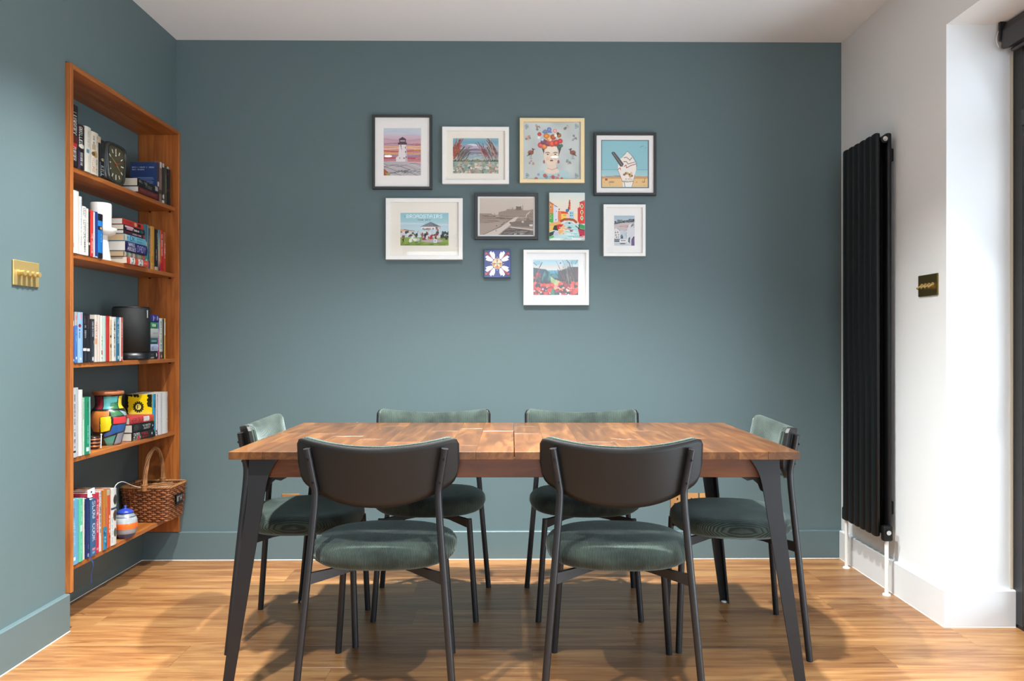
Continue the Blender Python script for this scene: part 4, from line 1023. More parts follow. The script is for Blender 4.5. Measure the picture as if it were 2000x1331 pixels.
for i, c in enumerate(('#cf3a3e', '#2e5a97', '#e6c928', '#4f9d9d', '#d07a35', '#38724a')):
    for j in range(3): cv.rect(((.77 + i * .083 + j * .02) % 1.0), .06 + j * .31, ((.77 + i * .083 + j * .02) % 1.0) + .07, .33 + j * .31, ('#cf3a3e', '#2e5a97', '#e6c928', '#4f9d9d', '#d07a35', '#38724a')[(i + j * 2) % 6])
ang = FACE + (np.linspace(0, 1, cv.w) - .5) * 2 * PI
zz = np.linspace(.2145, 0, cv.h); rr = np.interp(zz, zs, rs)
k = np.ones(9) / 9; rr2 = np.convolve(np.pad(rr, 4, mode='edge'), k, 'valid')
P = np.stack([rr2[:, None] * np.cos(ang)[None], rr2[:, None] * np.sin(ang)[None], np.repeat(zz[:, None], cv.w, 1)], -1)
link('body', print_mesh('body', cv, P, print_mat('painted_glaze', .3, .3)), None, va)
TERRA = mat('terracotta_rim', '#a5623c', .55)
part('rim', MB().lathe([(.0545, .2140), (.0600, .2150), (.0625, .219), (.0625, .2265), (.060, .2295), (.054, .2295), (.050, .222), (.047, .20), (.045, .17)], 48), TERRA, va)
part('foot_ring', MB().lathe([(.001, .0005), (.046, .0), (.0475, .001), (.046, .003), (.001, .003)], 40), TERRA, va)
tl = thing('tealight_holder', 'small dark banded tealight holder between the green book and the vase', 'candle holder', (-1.730, 3.300, S4))
part('cup', MB().lathe([(.017, 0), (.022, .004), (.0245, .02), (.0245, .045), (.023, .052), (.0215, .052), (.0205, .02), (.001, .006)], 24), mat('dark_glass_cup', '#2c1a14', .25), tl)
for z in (.012, .026, .040): part('band', MB().lathe([(.0244, z - .003), (.0256, z - .002), (.0256, z + .002), (.0244, z + .003)], 24), mat('copper_band', '#c07a52', .35, metal=.6), tl)
part('stick', MB().tube([(.026, .010, .002), (.0268, .012, .056)], .0022, 8), WHITEP, tl); part('stick_tip', MB().lathe([(.0001, 0), (.0035, .002), (.0035, .006), (.0001, .008)], 10, (.0268, .012, .054)), WHITEP, tl)

# ---- lidded pot on the bottom shelf
pt = thing('ginger_jar', 'small round lidded pot with an orange band on the bottom shelf', 'pot', (-1.690, 3.490, S5))
JP = [(.028, 0), (.034, .003), (.044, .02), (.0495, .042), (.0505, .06), (.048, .08), (.041, .095), (.033, .103), (.030, .107)]
cv = Canvas(120, 90, '#8e9193', 4)
for y0, y1, c in ((0, .12, '#7f868c'), (.12, .16, '#3a4048'), (.16, .38, '#9a9ea0'), (.38, .60, '#e2621f'), (.60, .64, '#8a7f7a'), (.64, .80, '#8c9094'), (.80, 1.01, '#343c5e')): cv.rect(0, y0, 1, y1, c)
nz = cv.noise(9, 6, 1); cv.a *= (.9 + .2 * nz)[..., None]
zz = np.linspace(.107, 0, cv.h); rr = np.interp(zz, [p[1] for p in JP], [p[0] for p in JP]); rr = np.convolve(np.pad(rr, 5, mode='edge'), np.ones(11) / 11, 'valid')
ang = np.linspace(0, 2 * PI, cv.w)
P = np.stack([rr[:, None] * np.cos(ang)[None], rr[:, None] * np.sin(ang)[None], np.repeat(zz[:, None], cv.w, 1)], -1)
link('body', print_mesh('body', cv, P, print_mat('painted_glaze')), None, pt)
part('lid', MB().lathe([(.031, .1065), (.034, .108), (.034, .112), (.028, .119), (.016, .124), (.006, .126), (.0045, .130), (.0065, .135), (.004, .139), (.0001, .140)], 32), mat('cobalt_glaze', '#2a3f9c', .25, coat=.4), pt, label='cobalt blue lid')
part('foot_ring', MB().lathe([(.001, .0002), (.027, .0), (.0285, .001), (.001, .002)], 28), mat('dark_glaze', '#2a304a', .4), pt)

# ---- wicker basket on the bottom shelf
WICK = mat('brown_wicker', '#7a4524', .42, var=.5, vscale=22, coat=.2)
WICKL = mat('pale_wicker', '#96653c', .42, var=.4, vscale=22, coat=.2)
BKX, BKY = -1.732, 3.866
bk = thing('wicker_basket', 'brown wicker basket with an arched handle overhanging the end of the bottom shelf', 'basket', (BKX, BKY, S5))
BHT = .163
def loop_pt(u, z):
    """u 0..1 round the basket, clockwise from a corner; flares upwards"""
    f = z / BHT; hx_, hy_ = 0.100 + .016 * f, .086 + .014 * f; r = .018
    segs = [(2 * (hx_ - r), 's'), (PI * r / 2, 'c'), (2 * (hy_ - r), 's'), (PI * r / 2, 'c')] * 2
    tot = sum(s_[0] for s_ in segs); d = (u % 1.0) * tot; i = 0
    while d > segs[i][0] and i < 7: d -= segs[i][0]; i += 1
    cs = [(hx_ - r, -hy_ + r), (hx_ - r, hy_ - r), (-hx_ + r, hy_ - r), (-hx_ + r, -hy_ + r)]
    if i == 0: p, nrm = (-hx_ + r + d, -hy_), (0, -1)
    elif i == 2: p, nrm = (hx_, -hy_ + r + d), (1, 0)
    elif i == 4: p, nrm = (hx_ - r - d, hy_), (0, 1)
    elif i == 6: p, nrm = (-hx_, hy_ - r - d), (-1, 0)
    else:
        k = (i - 1) // 2; a = -PI / 2 + k * PI / 2 + d / r; c = cs[k]; nrm = (math.cos(a), math.sin(a)); p = (c[0] + r * nrm[0], c[1] + r * nrm[1])
    return Vector((p[0], p[1], z)), Vector((nrm[0], nrm[1], 0))
NS = 36
b = MB()
nrow = 15
for k in range(nrow):
    z = .007 + (BHT - .018) * k / (nrow - 1); pts = []
    for i in range(NS * 2):
        p, nr = loop_pt(i / (NS * 2), z); s_ = (1 if (i // 2 + k) % 2 else -1) * (1 if i % 2 == 0 else .0)
        pts.append(p + nr * .0046 * s_ + Vector((0, 0, .0012 * math.sin(i * 1.7 + k))))
    b.tube(pts, .0050, 6, closed=True)
wv = part('weave', b, WICK, bk); wv['kind'] = 'stuff'
b = MB()
for i in range(NS):
    p0, _ = loop_pt(i / NS, .002); p1, _ = loop_pt(i / NS, BHT); b.tube([p0, p1], .0026, 5)
st = part('stakes', b, WICKL, bk); st['kind'] = 'stuff'
b = MB()
for ph in (0, 2.1, 4.2):
    pts = []
    for i in range(220):
        p, nr = loop_pt(i / 220, BHT); a = ph + i * 2 * PI / 11; pts.append(p + nr * .0042 * math.cos(a) + Vector((0, 0, .002 + .0042 * math.sin(a))))
    b.tube(pts, .0036, 6, closed=True)
part('rim', b, WICKL, bk)
b = MB(); b.box((-.098, -.086, .003), (.098, .086, .006)); part('floor_panel', b, WICK, bk)
hw = .099
def arch(t):
    a = PI * t; return Vector((0, -hw * math.cos(a), .150 + .188 * math.sin(a) ** .85))
for ph in range(5):
    pts = []
    for i in range(90):
        t = i / 89; c = arch(t); tg = (arch(min(1, t + .01)) - arch(max(0, t - .01))).normalized(); u = Vector((1, 0, 0)); v = tg.cross(u); a = ph * 2 * PI / 5 + t * 9
        pts.append(c + (u * math.cos(a) + v * math.sin(a)) * .0068)
    part('handle_strand', MB().tube(pts, .0048, 6), WICKL, bk)
for s in (-1, 1):
    b = MB()
    for k in range(5): b.tube([Vector((.012 * math.cos(a), s * (hw + .001) + .012 * math.sin(a), BHT - .010 + .0062 * k)) for a in [i * 2 * PI / 14 for i in range(14)]], .0034, 5, closed=True)
    part('handle_binding', b, WICKL, bk)
cv = Canvas(44, 28, '#131314', 1); cv.rect(.1, .2, .22, .8, '#9a948c'); cv.rect(.3, .2, .36, .8, '#8c867e'); cv.rect(.36, .2, .5, .35, '#8c867e'); cv.rect(.58, .2, .64, .8, '#9a948c'); cv.rect(.8, .2, .86, .8, '#9a948c'); cv.rect(.64, .45, .8, .58, '#9a948c')
pl = part('name_plate', MB().bbox((.1165, -.036, .075), (.1225, .038, .122), .0008), SCREW, bk, label='small black plate with pale lettering')
print_flat('plate_print', cv, (.1228, -.034, .120), (0, .070, 0), (0, 0, -.043), pl)
for i, (x0, y0, x1, y1, z) in enumerate(((-.05, .02, .07, .06, .150), (-.03, -.01, .08, .045, .146), (-.06, .05, .06, .075, .154), (.0, -.05, .09, .02, .148))):
    part('lid_cane', MB().tube([(x0, y0, z), (x1, y1, z + .006)], .0045, 7), WICKL, bk)
part('clasp', MB().bbox((-.03, -.06, .150), (-.022, -.045, .176), .002), CHROME, bk, label='small silver clasp')
cb = thing('charging_cable', 'thin white cable arching from the cookbooks to the wicker basket', 'cable', (0, 0, 0))
part('wire', MB().tube(smooth_path([(-1.70, 3.393, S5 + .20), (-1.70, 3.43, S5 + .245), (-1.715, 3.52, S5 + .240), (-1.74, 3.66, S5 + .195), (-1.745, 3.752, S5 + .170)], 6, .4), .0017, 6), WHITEP, cb)
# ------------------------------------------------------------------ pictures on the teal wall
FB = mat('black_frame', '#2a2a2b', .4, bump=.05); FW = mat('white_frame', '#ebe9e6', .42); FG = mat('pale_gold_frame', '#e3cfa4', .4, metal=.25)
MATB = mat('cream_mount_board', '#e9e4da', .8); MATW = mat('white_mount_board', '#ebe9e7', .8)
PGLASS = glass_mat('picture_glass', ior=1.42)
PAPER = print_mat('picture_print', .6)
GRP = 'pictures hung on the teal wall'
S_ = 390.6
def wx(px): return (px - 1000) / S_
def wz(py): return CAM_Z + (670 - py) / S_
def picture(label, out, fw, mount, pr, cv, fm=FB, depth=.024, cat='framed picture', lip=.004, glass=True, rot=0.0):
    """out, pr: x0, z0, x1, z1 of the frame and of the print on the wall, in metres; fw = width of the moulding"""
    x0, z0, x1, z1 = out; cx, cz = (x0 + x1) / 2, (z0 + z1) / 2; hw_, hh = (x1 - x0) / 2, (z1 - z0) / 2
    t = thing('framed_picture', label, cat, (cx, yb(cx) - .0008, cz), YB_ROT, GRP)
    t.rotation_euler = (0, rot, YB_ROT)
    b = MB()
    O = [(-hw_, -hh), (hw_, -hh), (hw_, hh), (-hw_, hh)]; I = [(-hw_ + fw, -hh + fw), (hw_ - fw, -hh + fw), (hw_ - fw, hh - fw), (-hw_ + fw, hh - fw)]
    e = .0012
    def ring(P, d, y): return [(x + (d if x < 0 else -d), y, z + (d if z < 0 else -d)) for x, z in P]
    R_ = [ring(O, 0, 0), ring(O, 0, -depth + e), ring(O, e, -depth), ring(I, -e, -depth), ring(I, 0, -depth + e), ring(I, 0, -.008), ring(I, 0, 0)]
    b.grid([r_ + r_[:1] for r_ in R_], smooth=False)
    part('frame', b, fm, t, merge=True)
    part('backing', MB().box((-hw_ + fw * .5, -.006, -hh + fw * .5), (hw_ - fw * .5, -.0005, hh - fw * .5)), mat('frame_backing', '#8a7a64', .9), t)
    px0, pz0, px1, pz1 = pr[0] - cx, pr[1] - cz, pr[2] - cx, pr[3] - cz
    yf = -depth + lip + .006
    if mount is not None:
        a = MB(); o2 = [(-hw_ + fw, -hh + fw), (hw_ - fw, -hh + fw), (hw_ - fw, hh - fw), (-hw_ + fw, hh - fw)]; i2 = [(px0, pz0), (px1, pz0), (px1, pz1), (px0, pz1)]
        r0 = [(x, yf, z) for x, z in o2]; r1 = [(x, yf, z) for x, z in i2]; r2 = [(x + (-.0012 if k in (0, 3) else .0012) * -1, yf + .0015, z + (.0012 if k < 2 else -.0012)) for k, (x, z) in enumerate(i2)]
        a.grid([r_ + r_[:1] for r_ in (r0, r1, r2)], smooth=False)
        part('mount', a, mount, t, merge=True)
    cv.a = np.clip(cv.a, 0, 1) ** 1.3
    print_flat('print', cv, (px0, yf + .0012, pz1), (px1 - px0, 0, 0), (0, 0, pz0 - pz1), t, PAPER)
    if glass:
        part('glazing', MB().add([(-hw_ + fw, yf - .003, -hh + fw), (hw_ - fw, yf - .003, -hh + fw), (hw_ - fw, yf - .003, hh - fw), (-hw_ + fw, yf - .003, hh - fw)], [(0, 1, 2, 3)]), PGLASS, t)
    return t
def R4(x0, y0, x1, y1): return (wx(x0), wz(y1), wx(x1), wz(y0))
K = 1.7
def C(x0, y0, x1, y1, base, seed): return Canvas((x1 - x0) * K, (y1 - y0) * K, base, seed)

# lighthouse at sunset
c = C(748.7, 250, 822, 343, '#d9b8c2', 1)
c.vgrad(0, .7, ['#c9d6de', '#d3d3dc', '#d6b9c6', '#cda7b6', '#d9a6a0', '#c99ba8', '#b493a8'])
for i, (y, a, col, wd) in enumerate(((.10, -.05, '#c4d3dc', .03), (.19, .05, '#d8c0cc', .03), (.25, -.03, '#c7abb9', .04), (.34, .03, '#9b86a0', .015), (.39, .0, '#e8c58a', .02), (.43, -.02, '#eccfb0', .03), (.48, .02, '#c8655f', .03), (.53, .01, '#e9bb62', .03), (.58, -.01, '#a78fb4', .04), (.63, .01, '#c4565a', .035), (.68, -.01, '#d98f8a', .03))):
    c.line([(x / 12, y + a * math.sin(x / 12 * 5 + i) * .7) for x in range(13)], wd, col, .85)
c.strokes(14, .62, .3, 1, .66, .3, -.02, ['#c95a5c', '#e9bb62', '#f0d0b0', '#b493b4'], .014, .7, 3)
c.poly([(0, .71), (.2, .69), (.45, .69), (.65, .72), (1, .78), (1, 1), (0, 1)], '#c3bfc2')
for i in range(12): c.line([(q / 8, .74 + i * .022 + .05 * math.sin(q * .7 + i) + q / 8 * .06) for q in range(9)], .012, ['#7a7580', '#e3dfe0', '#a8949c', '#6a6a70', '#d8c8ca'][i % 5], .7)
c.poly([(0, .84), (.1, .9), (.18, 1), (0, 1)], '#b5643c'); c.poly([(.05, .93), (.2, .97), (.1, 1)], '#a8ae58'); c.strokes(14, .3, .92, .8, .98, .12, -.05, ['#6f8a86', '#4a5a5c', '#cfd6d4'], .012, .8, 4)
c.poly([(.42, .34), (.60, .34), (.645, .70), (.34, .70), (.33, .62), (.40, .58)], '#e8e2e4'); c.poly([(.47, .34), (.49, .50), (.45, .36)], '#7a5068'); c.poly([(.60, .34), (.645, .70), (.58, .70)], '#cfc4cc')
c.rect(.385, .305, .625, .345, '#5d3f58'); c.rect(.42, .235, .60, .31, '#52384f'); c.rect(.445, .252, .575, .282, '#c7a7b4'); c.poly([(.40, .238), (.505, .185), (.615, .238)], '#463a52')
for q in ((.58, .41), (.585, .50), (.60, .61)): c.ell(*q, .011, .022, '#241d24')
c.ell(.545, .63, .018, .014, '#4a2038'); c.ell(.435, .63, .008, .016, '#4a3a42')
picture('tall black framed lighthouse print at a striped sunset, top left of the picture group', R4(727.6, 224.5, 843.6, 369.8), .0125, MATW, R4(748.7, 250, 822, 343), c, FB)

# autumn landscape
c = C(884, 269, 973.7, 338.6, '#9fb2ae', 2)
c.vgrad(0, .40, ['#9fc0c8', '#7fb2c6', '#b8c4cc', '#b3a6b4']); c.vgrad(.40, .66, ['#8f8a9e', '#a9b8bc', '#b9c9cb'])
c.ell(.42, .22, .14, .05, '#e4e2e6'); c.ell(.50, .28, .26, .06, '#c9bccb'); c.ell(.3, .24, .14, .05, '#a9a0b0', .8); c.ell(.5, .33, .2, .03, '#8a8298')
c.strokes(30, .35, .45, .65, .62, .05, .0, ['#b5cdd2', '#9db8bd', '#cfdadb'], .02, .7, 6)
c.poly([(.18, .3), (.38, .32), (.2, .63), (.1, .63)], '#7d7474', .6)
c.strokes(46, .0, .25, .14, .62, .05, -.22, ['#b5563e', '#9a4434', '#d08a5c', '#5d4440', '#8c6a4a'], .022, .9, 1)
c.strokes(16, .12, .45, .28, .62, .12, -.18, ['#54616a', '#8a5a4e', '#b9a26a', '#3f4a52'], .016, .9, 2)
c.strokes(34, .68, .45, .98, .64, -.10, -.28, ['#a84a44', '#8e3e42', '#d59a8a', '#5c4a50', '#7b8a7c', '#c87a5c'], .018, .9, 3)
c.strokes(8, .85, .25, 1, .5, -.12, -.3, ['#94403e', '#6b5a5a', '#cdbfae'], .016, .9, 9)
c.rect(0, .625, 1, .66, '#4a463c', .6); c.strokes(40, 0, .66, 1, .655, .03, -.05, ['#3f4238', '#7d8a3e', '#b89a3e', '#60463a'], .02, .9, 4)
c.rect(0, .66, 1, 1, '#a3b3a8'); c.dabs(150, 0, .68, 1, 1, ['#dcb9a6', '#b7c4bf', '#8fa3a0', '#e5e0d6', '#9aa884', '#c9a69c', '#7d8f94'], .02, .055, .75, 7, .8); c.dabs(60, 0, .8, 1, 1, ['#eee6dc', '#d08a6c', '#7b8c86', '#5d6b6c'], .012, .03, .8, 8)
picture('white framed autumn landscape with red branches and pale flowers, second in the top row', R4(863.6, 247.8, 994, 359.4), .0205, MATB, R4(884, 269, 973.7, 338.6), c, FW)

# woman with a flower headdress and two birds (a plain folk style stand-in)
c = C(1023, 238.5, 1134.6, 349.4, '#cfd6d4', 3)
nz = c.noise(5, 5, 3); c.a *= (.94 + .1 * nz)[..., None]
c.poly([(.17, 1), (.25, .86), (.42, .82), (.6, .82), (.78, .86), (.86, 1)], '#bcd5d8')
c.rect(.415, .68, .57, .86, '#e9d8c9'); c.ell(.495, .85, .13, .05, '#e9d8c9')
c.ell(.485, .575, .125, .175, '#ecdccb'); c.ell(.49, .47, .1, .06, '#f2e6d8')
c.poly([(.30, .40), (.36, .56), (.365, .48), (.42, .42), (.58, .42), (.615, .5), (.61, .60), (.66, .45), (.62, .36), (.36, .36)], '#6b4a44')
fl = np.random.RandomState(4)
for x, y, r, col in ((.30, .40, .05, '#d0606a'), (.37, .42, .05, '#e0904e'), (.35, .34, .05, '#7a5a70'), (.42, .36, .055, '#9c5a66'), (.50, .37, .06, '#d9694e'), (.57, .36, .055, '#c9573e'), (.64, .33, .045, '#cf3f46'), (.62, .43, .035, '#3f7a68'), (.45, .28, .055, '#e2ac5a'), (.40, .24, .05, '#d9913e'), (.52, .26, .05, '#b5653c'), (.57, .23, .035, '#e8e6da'), (.62, .23, .04, '#a8793e'), (.28, .21, .035, '#c84a58'), (.55, .15, .035, '#e3a6a2'), (.45, .13, .04, '#7f8fc0'), (.38, .17, .04, '#8893bd'), (.27, .27, .03, '#dbe0e6'), (.33, .30, .03, '#b9c3da'), (.60, .20, .025, '#5d4a3c'), (.66, .41, .03, '#4a8070'), (.47, .31, .025, '#e7b9bd')):
    c.ell(x, y, r, r, col); c.ell(x, y, r * .45, r * .45, tuple(np.clip(hx(col) * 1.25, 0, 1)), .8)
c.rect(.33, .165, .50, .185, '#8390bc')
for s in (-1, 1):
    c.line([(.49 + s * .035, .535), (.49 + s * .065, .522), (.49 + s * .1, .535)], .012, '#4a3a36'); c.ell(.49 + s * .066, .56, .018, .010, '#2b2624')
    c.ell(.485 + s * .125, .69, .018, .03, '#b56a5c')
c.line([(.49, .58), (.48, .625), (.495, .63)], .006, '#cbb09c'); c.ell(.49, .668, .028, .015, '#8a4a4c'); c.ell(.42, .64, .03, .03, '#e8c4b8', .6); c.ell(.56, .64, .03, .03, '#e8c4b8', .6)
c.line([(.42, .80), (.5, .83), (.6, .79)], .008, '#b59a8a')
for bx, s in ((.13, 1), (.86, -1)):
    c.ell(bx, .53, .052, .04, '#a8674a'); c.poly([(bx - s * .02, .53), (bx - s * .075, .60), (bx + s * .01, .56)], '#6e4a3c'); c.line([(bx + s * .035, .52), (bx + s * .045, .48), (bx + s * .03, .465)], .022, '#8a5340'); c.line([(bx + s * .03, .465), (bx + s * .07, .475)], .012, '#3a2c26')
    for d in (-.012, .012): c.line([(bx + d, .56), (bx + d, .625)], .006, '#3d5664')
    c.line([(bx - .02, .635), (bx + .03, .635)], .008, '#3d4a4c')
for x, y in ((.08, .27), (.89, .27), (.14, .7), (.79, .7), (.74, .1), (.26, .09)): c.dabs(7, x - .04, y - .04, x + .04, y + .04, ['#c98a7c', '#8fa3a0', '#6f8486', '#d9b9ae'], .01, .025, .75, int(x * 100))
for x, y in ((.06, .08), (.92, .07), (.07, .93), (.92, .93)):
    for k in range(3): c.line([(x + .035 * math.cos(a / 3 + k * 2) * (a / 14), y + .045 * math.sin(a / 3 + k * 2) * (a / 14)) for a in range(15)], .008, '#6b8496', .85)
c.rect(.45, .94, .57, .965, '#b59ac8'); c.dabs(10, .2, .9, .85, 1, ['#c9655a', '#b98ab0', '#d98a7a', '#7fa0b0'], .02, .035, .85, 21)
picture('square gold framed print of a woman wearing a flower headdress between two birds', R4(1015, 230.2, 1141.7, 357.2), .0195, None, R4(1022.2, 237.6, 1134.8, 349.8), c, FG)

# ice cream by the sea
c = C(1174.4, 271.5, 1269, 366.7, '#6f7f88', 4)
c.rect(.022, .025, .97, .975, '#9ccad2'); c.vgrad(.62, .76, ['#a5cfd6', '#b5d3d6']); c.a[:, :int(c.w * .022)] = hx('#5f6f78'); c.a[:, int(c.w * .97):] = hx('#5f6f78')
c.rect(.022, .612, .97, .622, '#4f8fa0'); c.rect(.022, .75, .97, .81, '#d3a878'); c.rect(.022, .80, .97, .972, '#e8c892'); c.strokes(12, .05, .74, .95, .76, .12, 0, ['#c9b8a0', '#8f9fa8'], .012, .7, 5)
c.rect(.09, .80, .14, .84, '#9a5a48'); c.ell(.22, .87, .06, .02, '#b9a088'); c.line([(.905, .80), (.9, .87), (.88, .875)], .01, '#7a4a38'); c.dabs(8, .05, .86, .95, .95, ['#cfa878'], .01, .02, .8, 7)
c.strokes(4, .78, .09, .92, .18, .03, -.01, ['#5f8088'], .008, .9, 3)
c.poly([(.45, .86), (.67, .86), (.645, .972), (.455, .972)], '#f1efec'); c.poly([(.35, .62), (.40, .74), (.44, .84), (.68, .84), (.70, .72), (.745, .56), (.70, .44), (.60, .28), (.555, .235), (.47, .32), (.40, .40), (.36, .52)], '#f0e9e2')
c.line([(.35, .62), (.40, .74), (.445, .86)], .008, '#7a5a50'); c.line([(.70, .72), (.67, .86), (.64, .97)], .008, '#6a6a70'); c.line([(.445, .86), (.55, .87), (.67, .855)], .012, '#8a8f98')
c.line([(.43, .37), (.55, .24), (.66, .35), (.74, .48), (.735, .60)], .008, '#6a5a58'); c.line([(.48, .37), (.53, .36), (.6, .42), (.64, .37)], .014, '#8a6a66'); c.line([(.47, .45), (.53, .45), (.56, .50), (.70, .46)], .014, '#9a7a76'); c.line([(.48, .55), (.52, .52), (.53, .58), (.62, .53), (.72, .50)], .016, '#b5606a'); c.line([(.35, .61), (.40, .58), (.41, .62)], .014, '#c0505a')
c.dabs(12, .45, .68, .68, .78, ['#c9a86a', '#5d5a3a', '#8a6a3a', '#e0cda0'], .014, .03, .9, 5); c.text('MORELLI', .50, .795, .66, .825, '#4a5a7a') if 0 else c.strokes(9, .5, .81, .65, .82, .012, -.012, ['#4a5a7a'], .008, .9, 2)
c.poly([(.215, .275), (.245, .245), (.285, .255), (.475, .50), (.445, .555), (.40, .55)], '#5f595c'); c.line([(.25, .27), (.44, .53)], .008, '#a79c9c'); c.line([(.275, .265), (.465, .51)], .01, '#3e393c'); c.line([(.23, .28), (.415, .545)], .012, '#3e393c'); c.line([(.48, .86), (.5, .97)], .016, '#9a9fa8')
picture('square black framed print of an ice cream with a chocolate flake on a beach', R4(1160.4, 258.2, 1282.5, 381.2), .0128, MATW, R4(1174.4, 271.5, 1269, 366.7), c, FB)

# bandstand poster
c = C(781.3, 415.5, 876, 480, '#a5cfd8', 5)
c.vgrad(0, .5, ['#9fcdd6', '#b1d3da', '#c9dbe2']); c.vgrad(.5, .76, ['#c3d9e0', '#d2e0e2']); c.ell(.2, .33, .3, .03, '#d2dde6'); c.ell(.85, .36, .2, .03, '#d2dde6')
c.rect(0, .74, 1, 1.01, '#9cb45a'); c.vgrad(.84, 1.01, ['#a9bc66', '#7f9c34']); c.strokes(30, 0, .9, 1, .98, .07, -.01, ['#5f8030', '#b8c46a', '#8fa83c'], .02, .8, 2)
c.text('BROADSTAIRS', .13, .055, .87, .165, '#eaf4f5'); c.text('IDUR BEID', .36, .205, .64, .24, '#3f5a68'); c.ell(.1, .11, .01, .012, '#2a3640')
c.poly([(0, .49), (.09, .50), (.18, .53), (.3, .555), (.3, .575), (.1, .56), (0, .62)], '#e0b89c'); c.line([(.08, .51), (.16, .52)], .014, '#6a5a58'); c.line([(.16, .53), (.29, .55)], .012, '#6a5a58')
c.rect(.44, .42, .82, .50, '#ece4e6'); c.poly([(.42, .42), (.625, .275), (.84, .42)], '#8a8d96'); c.poly([(.625, .275), (.84, .42), (.70, .42)], '#75787f'); c.rect(.42, .412, .84, .424, '#5a5d66')
for x in (.47, .56, .62, .70, .76, .81): c.line([(x, .43), (x, .80)], .010, '#e9e4e2')
c.dabs(14, .45, .45, .82, .53, ['#b5605c', '#6a5a58', '#7f9a90', '#c9a89c'], .02, .035, .85, 3)
c.ell(.66, .85, .22, .05, '#c9b9bc'); c.dabs(34, .0, .58, .48, .74, ['#6a3f3a', '#2c2a2e', '#ece9e6', '#a05a50', '#4f6a5c', '#e6dcd6'], .018, .045, .9, 4); c.dabs(26, .48, .60, .85, .80, ['#2c2a30', '#c02a50', '#e9e4e4', '#3c3a40', '#8a4a44'], .02, .05, .9, 6)
c.dabs(26, .85, .58, 1, .80, ['#2a2a2a', '#4a4a3e', '#8a7a66', '#3a4434'], .02, .045, .9, 8); c.dabs(16, .2, .7, .45, .86, ['#f0eeea', '#c9d0d2', '#8a909a'], .025, .05, .9, 9)
c.poly([(.49, .62), (.55, .62), (.52, .78), (.505, .78)], '#22242a'); c.poly([(.62, .68), (.66, .68), (.665, .80), (.60, .80)], '#c5244e'); c.line([(.05, .92), (.1, .68)], .014, '#6a4a30'); c.poly([(.04, .8), (.08, .78), (.07, .9)], '#1f1f22'); c.rect(.69, .80, .755, .91, '#e2eaf0'); c.ell(.72, .85, .012, .02, '#4a8ab0')
picture('white framed poster of a seaside bandstand with a crowd on green grass', R4(753.6, 387.5, 903.4, 507.4), .0205, MATB, R4(781.3, 415.5, 876, 480), c, FW)

# old sepia photograph
c = C(936, 386, 1042, 459, '#c6b9ae', 6)
c.vgrad(0, .45, ['#d6cdc4', '#d2c8be', '#cfc4ba'])
c.poly([(0, .42), (.22, .42), (.25, .45), (.35, .46), (.36, .38), (.5, .34), (.5, .31), (.66, .31), (.68, .27), (.78, .27), (.80, .33), (.92, .33), (1, .30), (1, 1), (0, 1)], '#a8978a')
c.rect(.68, .235, .775, .33, '#8d7d74'); c.rect(.68, .225, .70, .25, '#7d6f68'); c.rect(.755, .225, .775, .25, '#7d6f68'); c.line([(.80, .21), (.80, .32)], .012, '#9a8b80'); c.line([(.28, .41), (.28, .45)], .01, '#7d6f66'); c.strokes(7, .5, .31, .66, .31, .004, -.05, ['#98897e'], .008, 1, 3)
c.strokes(34, 0, .48, .9, .68, .2, .01, ['#8c7a6e', '#b9aa9e', '#cdbfb4', '#77675e'], .018, .7, 2)
c.poly([(0, .68), (.40, .66), (.44, .70), (.12, .98), (0, 1)], '#b7a598'); c.poly([(.06, 1), (.40, .78), (.55, .62), (.66, .52), (.72, .52), (.62, .68), (.42, .9), (.34, 1)], '#d5cbc2'); c.line([(.08, .98), (.38, .78), (.44, .70)], .014, '#7a675c'); c.line([(.4, .72), (.46, .66)], .012, '#6c5a50')
c.poly([(.45, .88), (.55, .80), (.80, .82), (1, .90), (1, 1), (.38, 1)], '#75655c'); c.strokes(30, .42, .86, 1, .98, .09, -.03, ['#5f5149', '#9a897d', '#b5a598', '#4a3f3a'], .018, .75, 5)
c.poly([(.55, .66), (.70, .62), (.84, .66), (.90, .50), (.96, .70), (.93, .78), (.60, .76)], '#8b7a6f'); c.poly([(.55, .77), (1, .84), (1, .87), (.6, .80)], '#d9cfc6'); c.ell(.80, .64, .02, .03, '#d0c4ba'); c.rect(.92, .71, .985, .76, '#e0d8d0'); c.strokes(10, .85, .4, 1, .55, .03, -.06, ['#e0d6cc', '#8a7b70'], .014, .8, 7)
for x, y in ((.57, .66), (.31, .88), (.32, .75)): c.ell(x, y, .007, .018, '#3c322e')
c.strokes(11, .61, .965, .82, .975, .014, -.014, ['#ece6e0'], .010, 1, 8)
picture('small black framed sepia photograph of a castle above a curving road', R4(926.8, 377.4, 1051, 468), .0158, MATW, R4(936, 386, 1042, 459), c, FB)

# small town sketch
c = C(1200, 420, 1240.5, 479.6, '#cfd4d8', 7)
c.vgrad(0, .25, ['#b3c6d2', '#c3d0d6']); c.poly([(0, .26), (.2, .22), (.5, .17), (.75, .15), (1, .13), (1, .24), (.6, .26), (.2, .30), (0, .34)], '#5d666c')
c.dabs(20, 0, .14, 1, .24, ['#3f484c', '#7b858a', '#8f9a86'], .02, .05, .9, 2); c.line([(.72, .17), (.78, .12), (.9, .16), (1, .12)], .014, '#2f3638')
c.poly([(0, .30), (.4, .25), (1, .22), (1, .5), (0, .5)], '#cfc3c2'); c.strokes(12, .25, .34, .75, .42, .14, 0, ['#b98a8c', '#c9a3a0', '#9f8f94'], .02, .8, 4)
c.poly([(0, .42), (.12, .38), (.30, .48), (.30, .76), (0, .76)], '#e3e1e0'); c.line([(0, .44), (.12, .40), (.30, .50)], .012, '#4a5054')
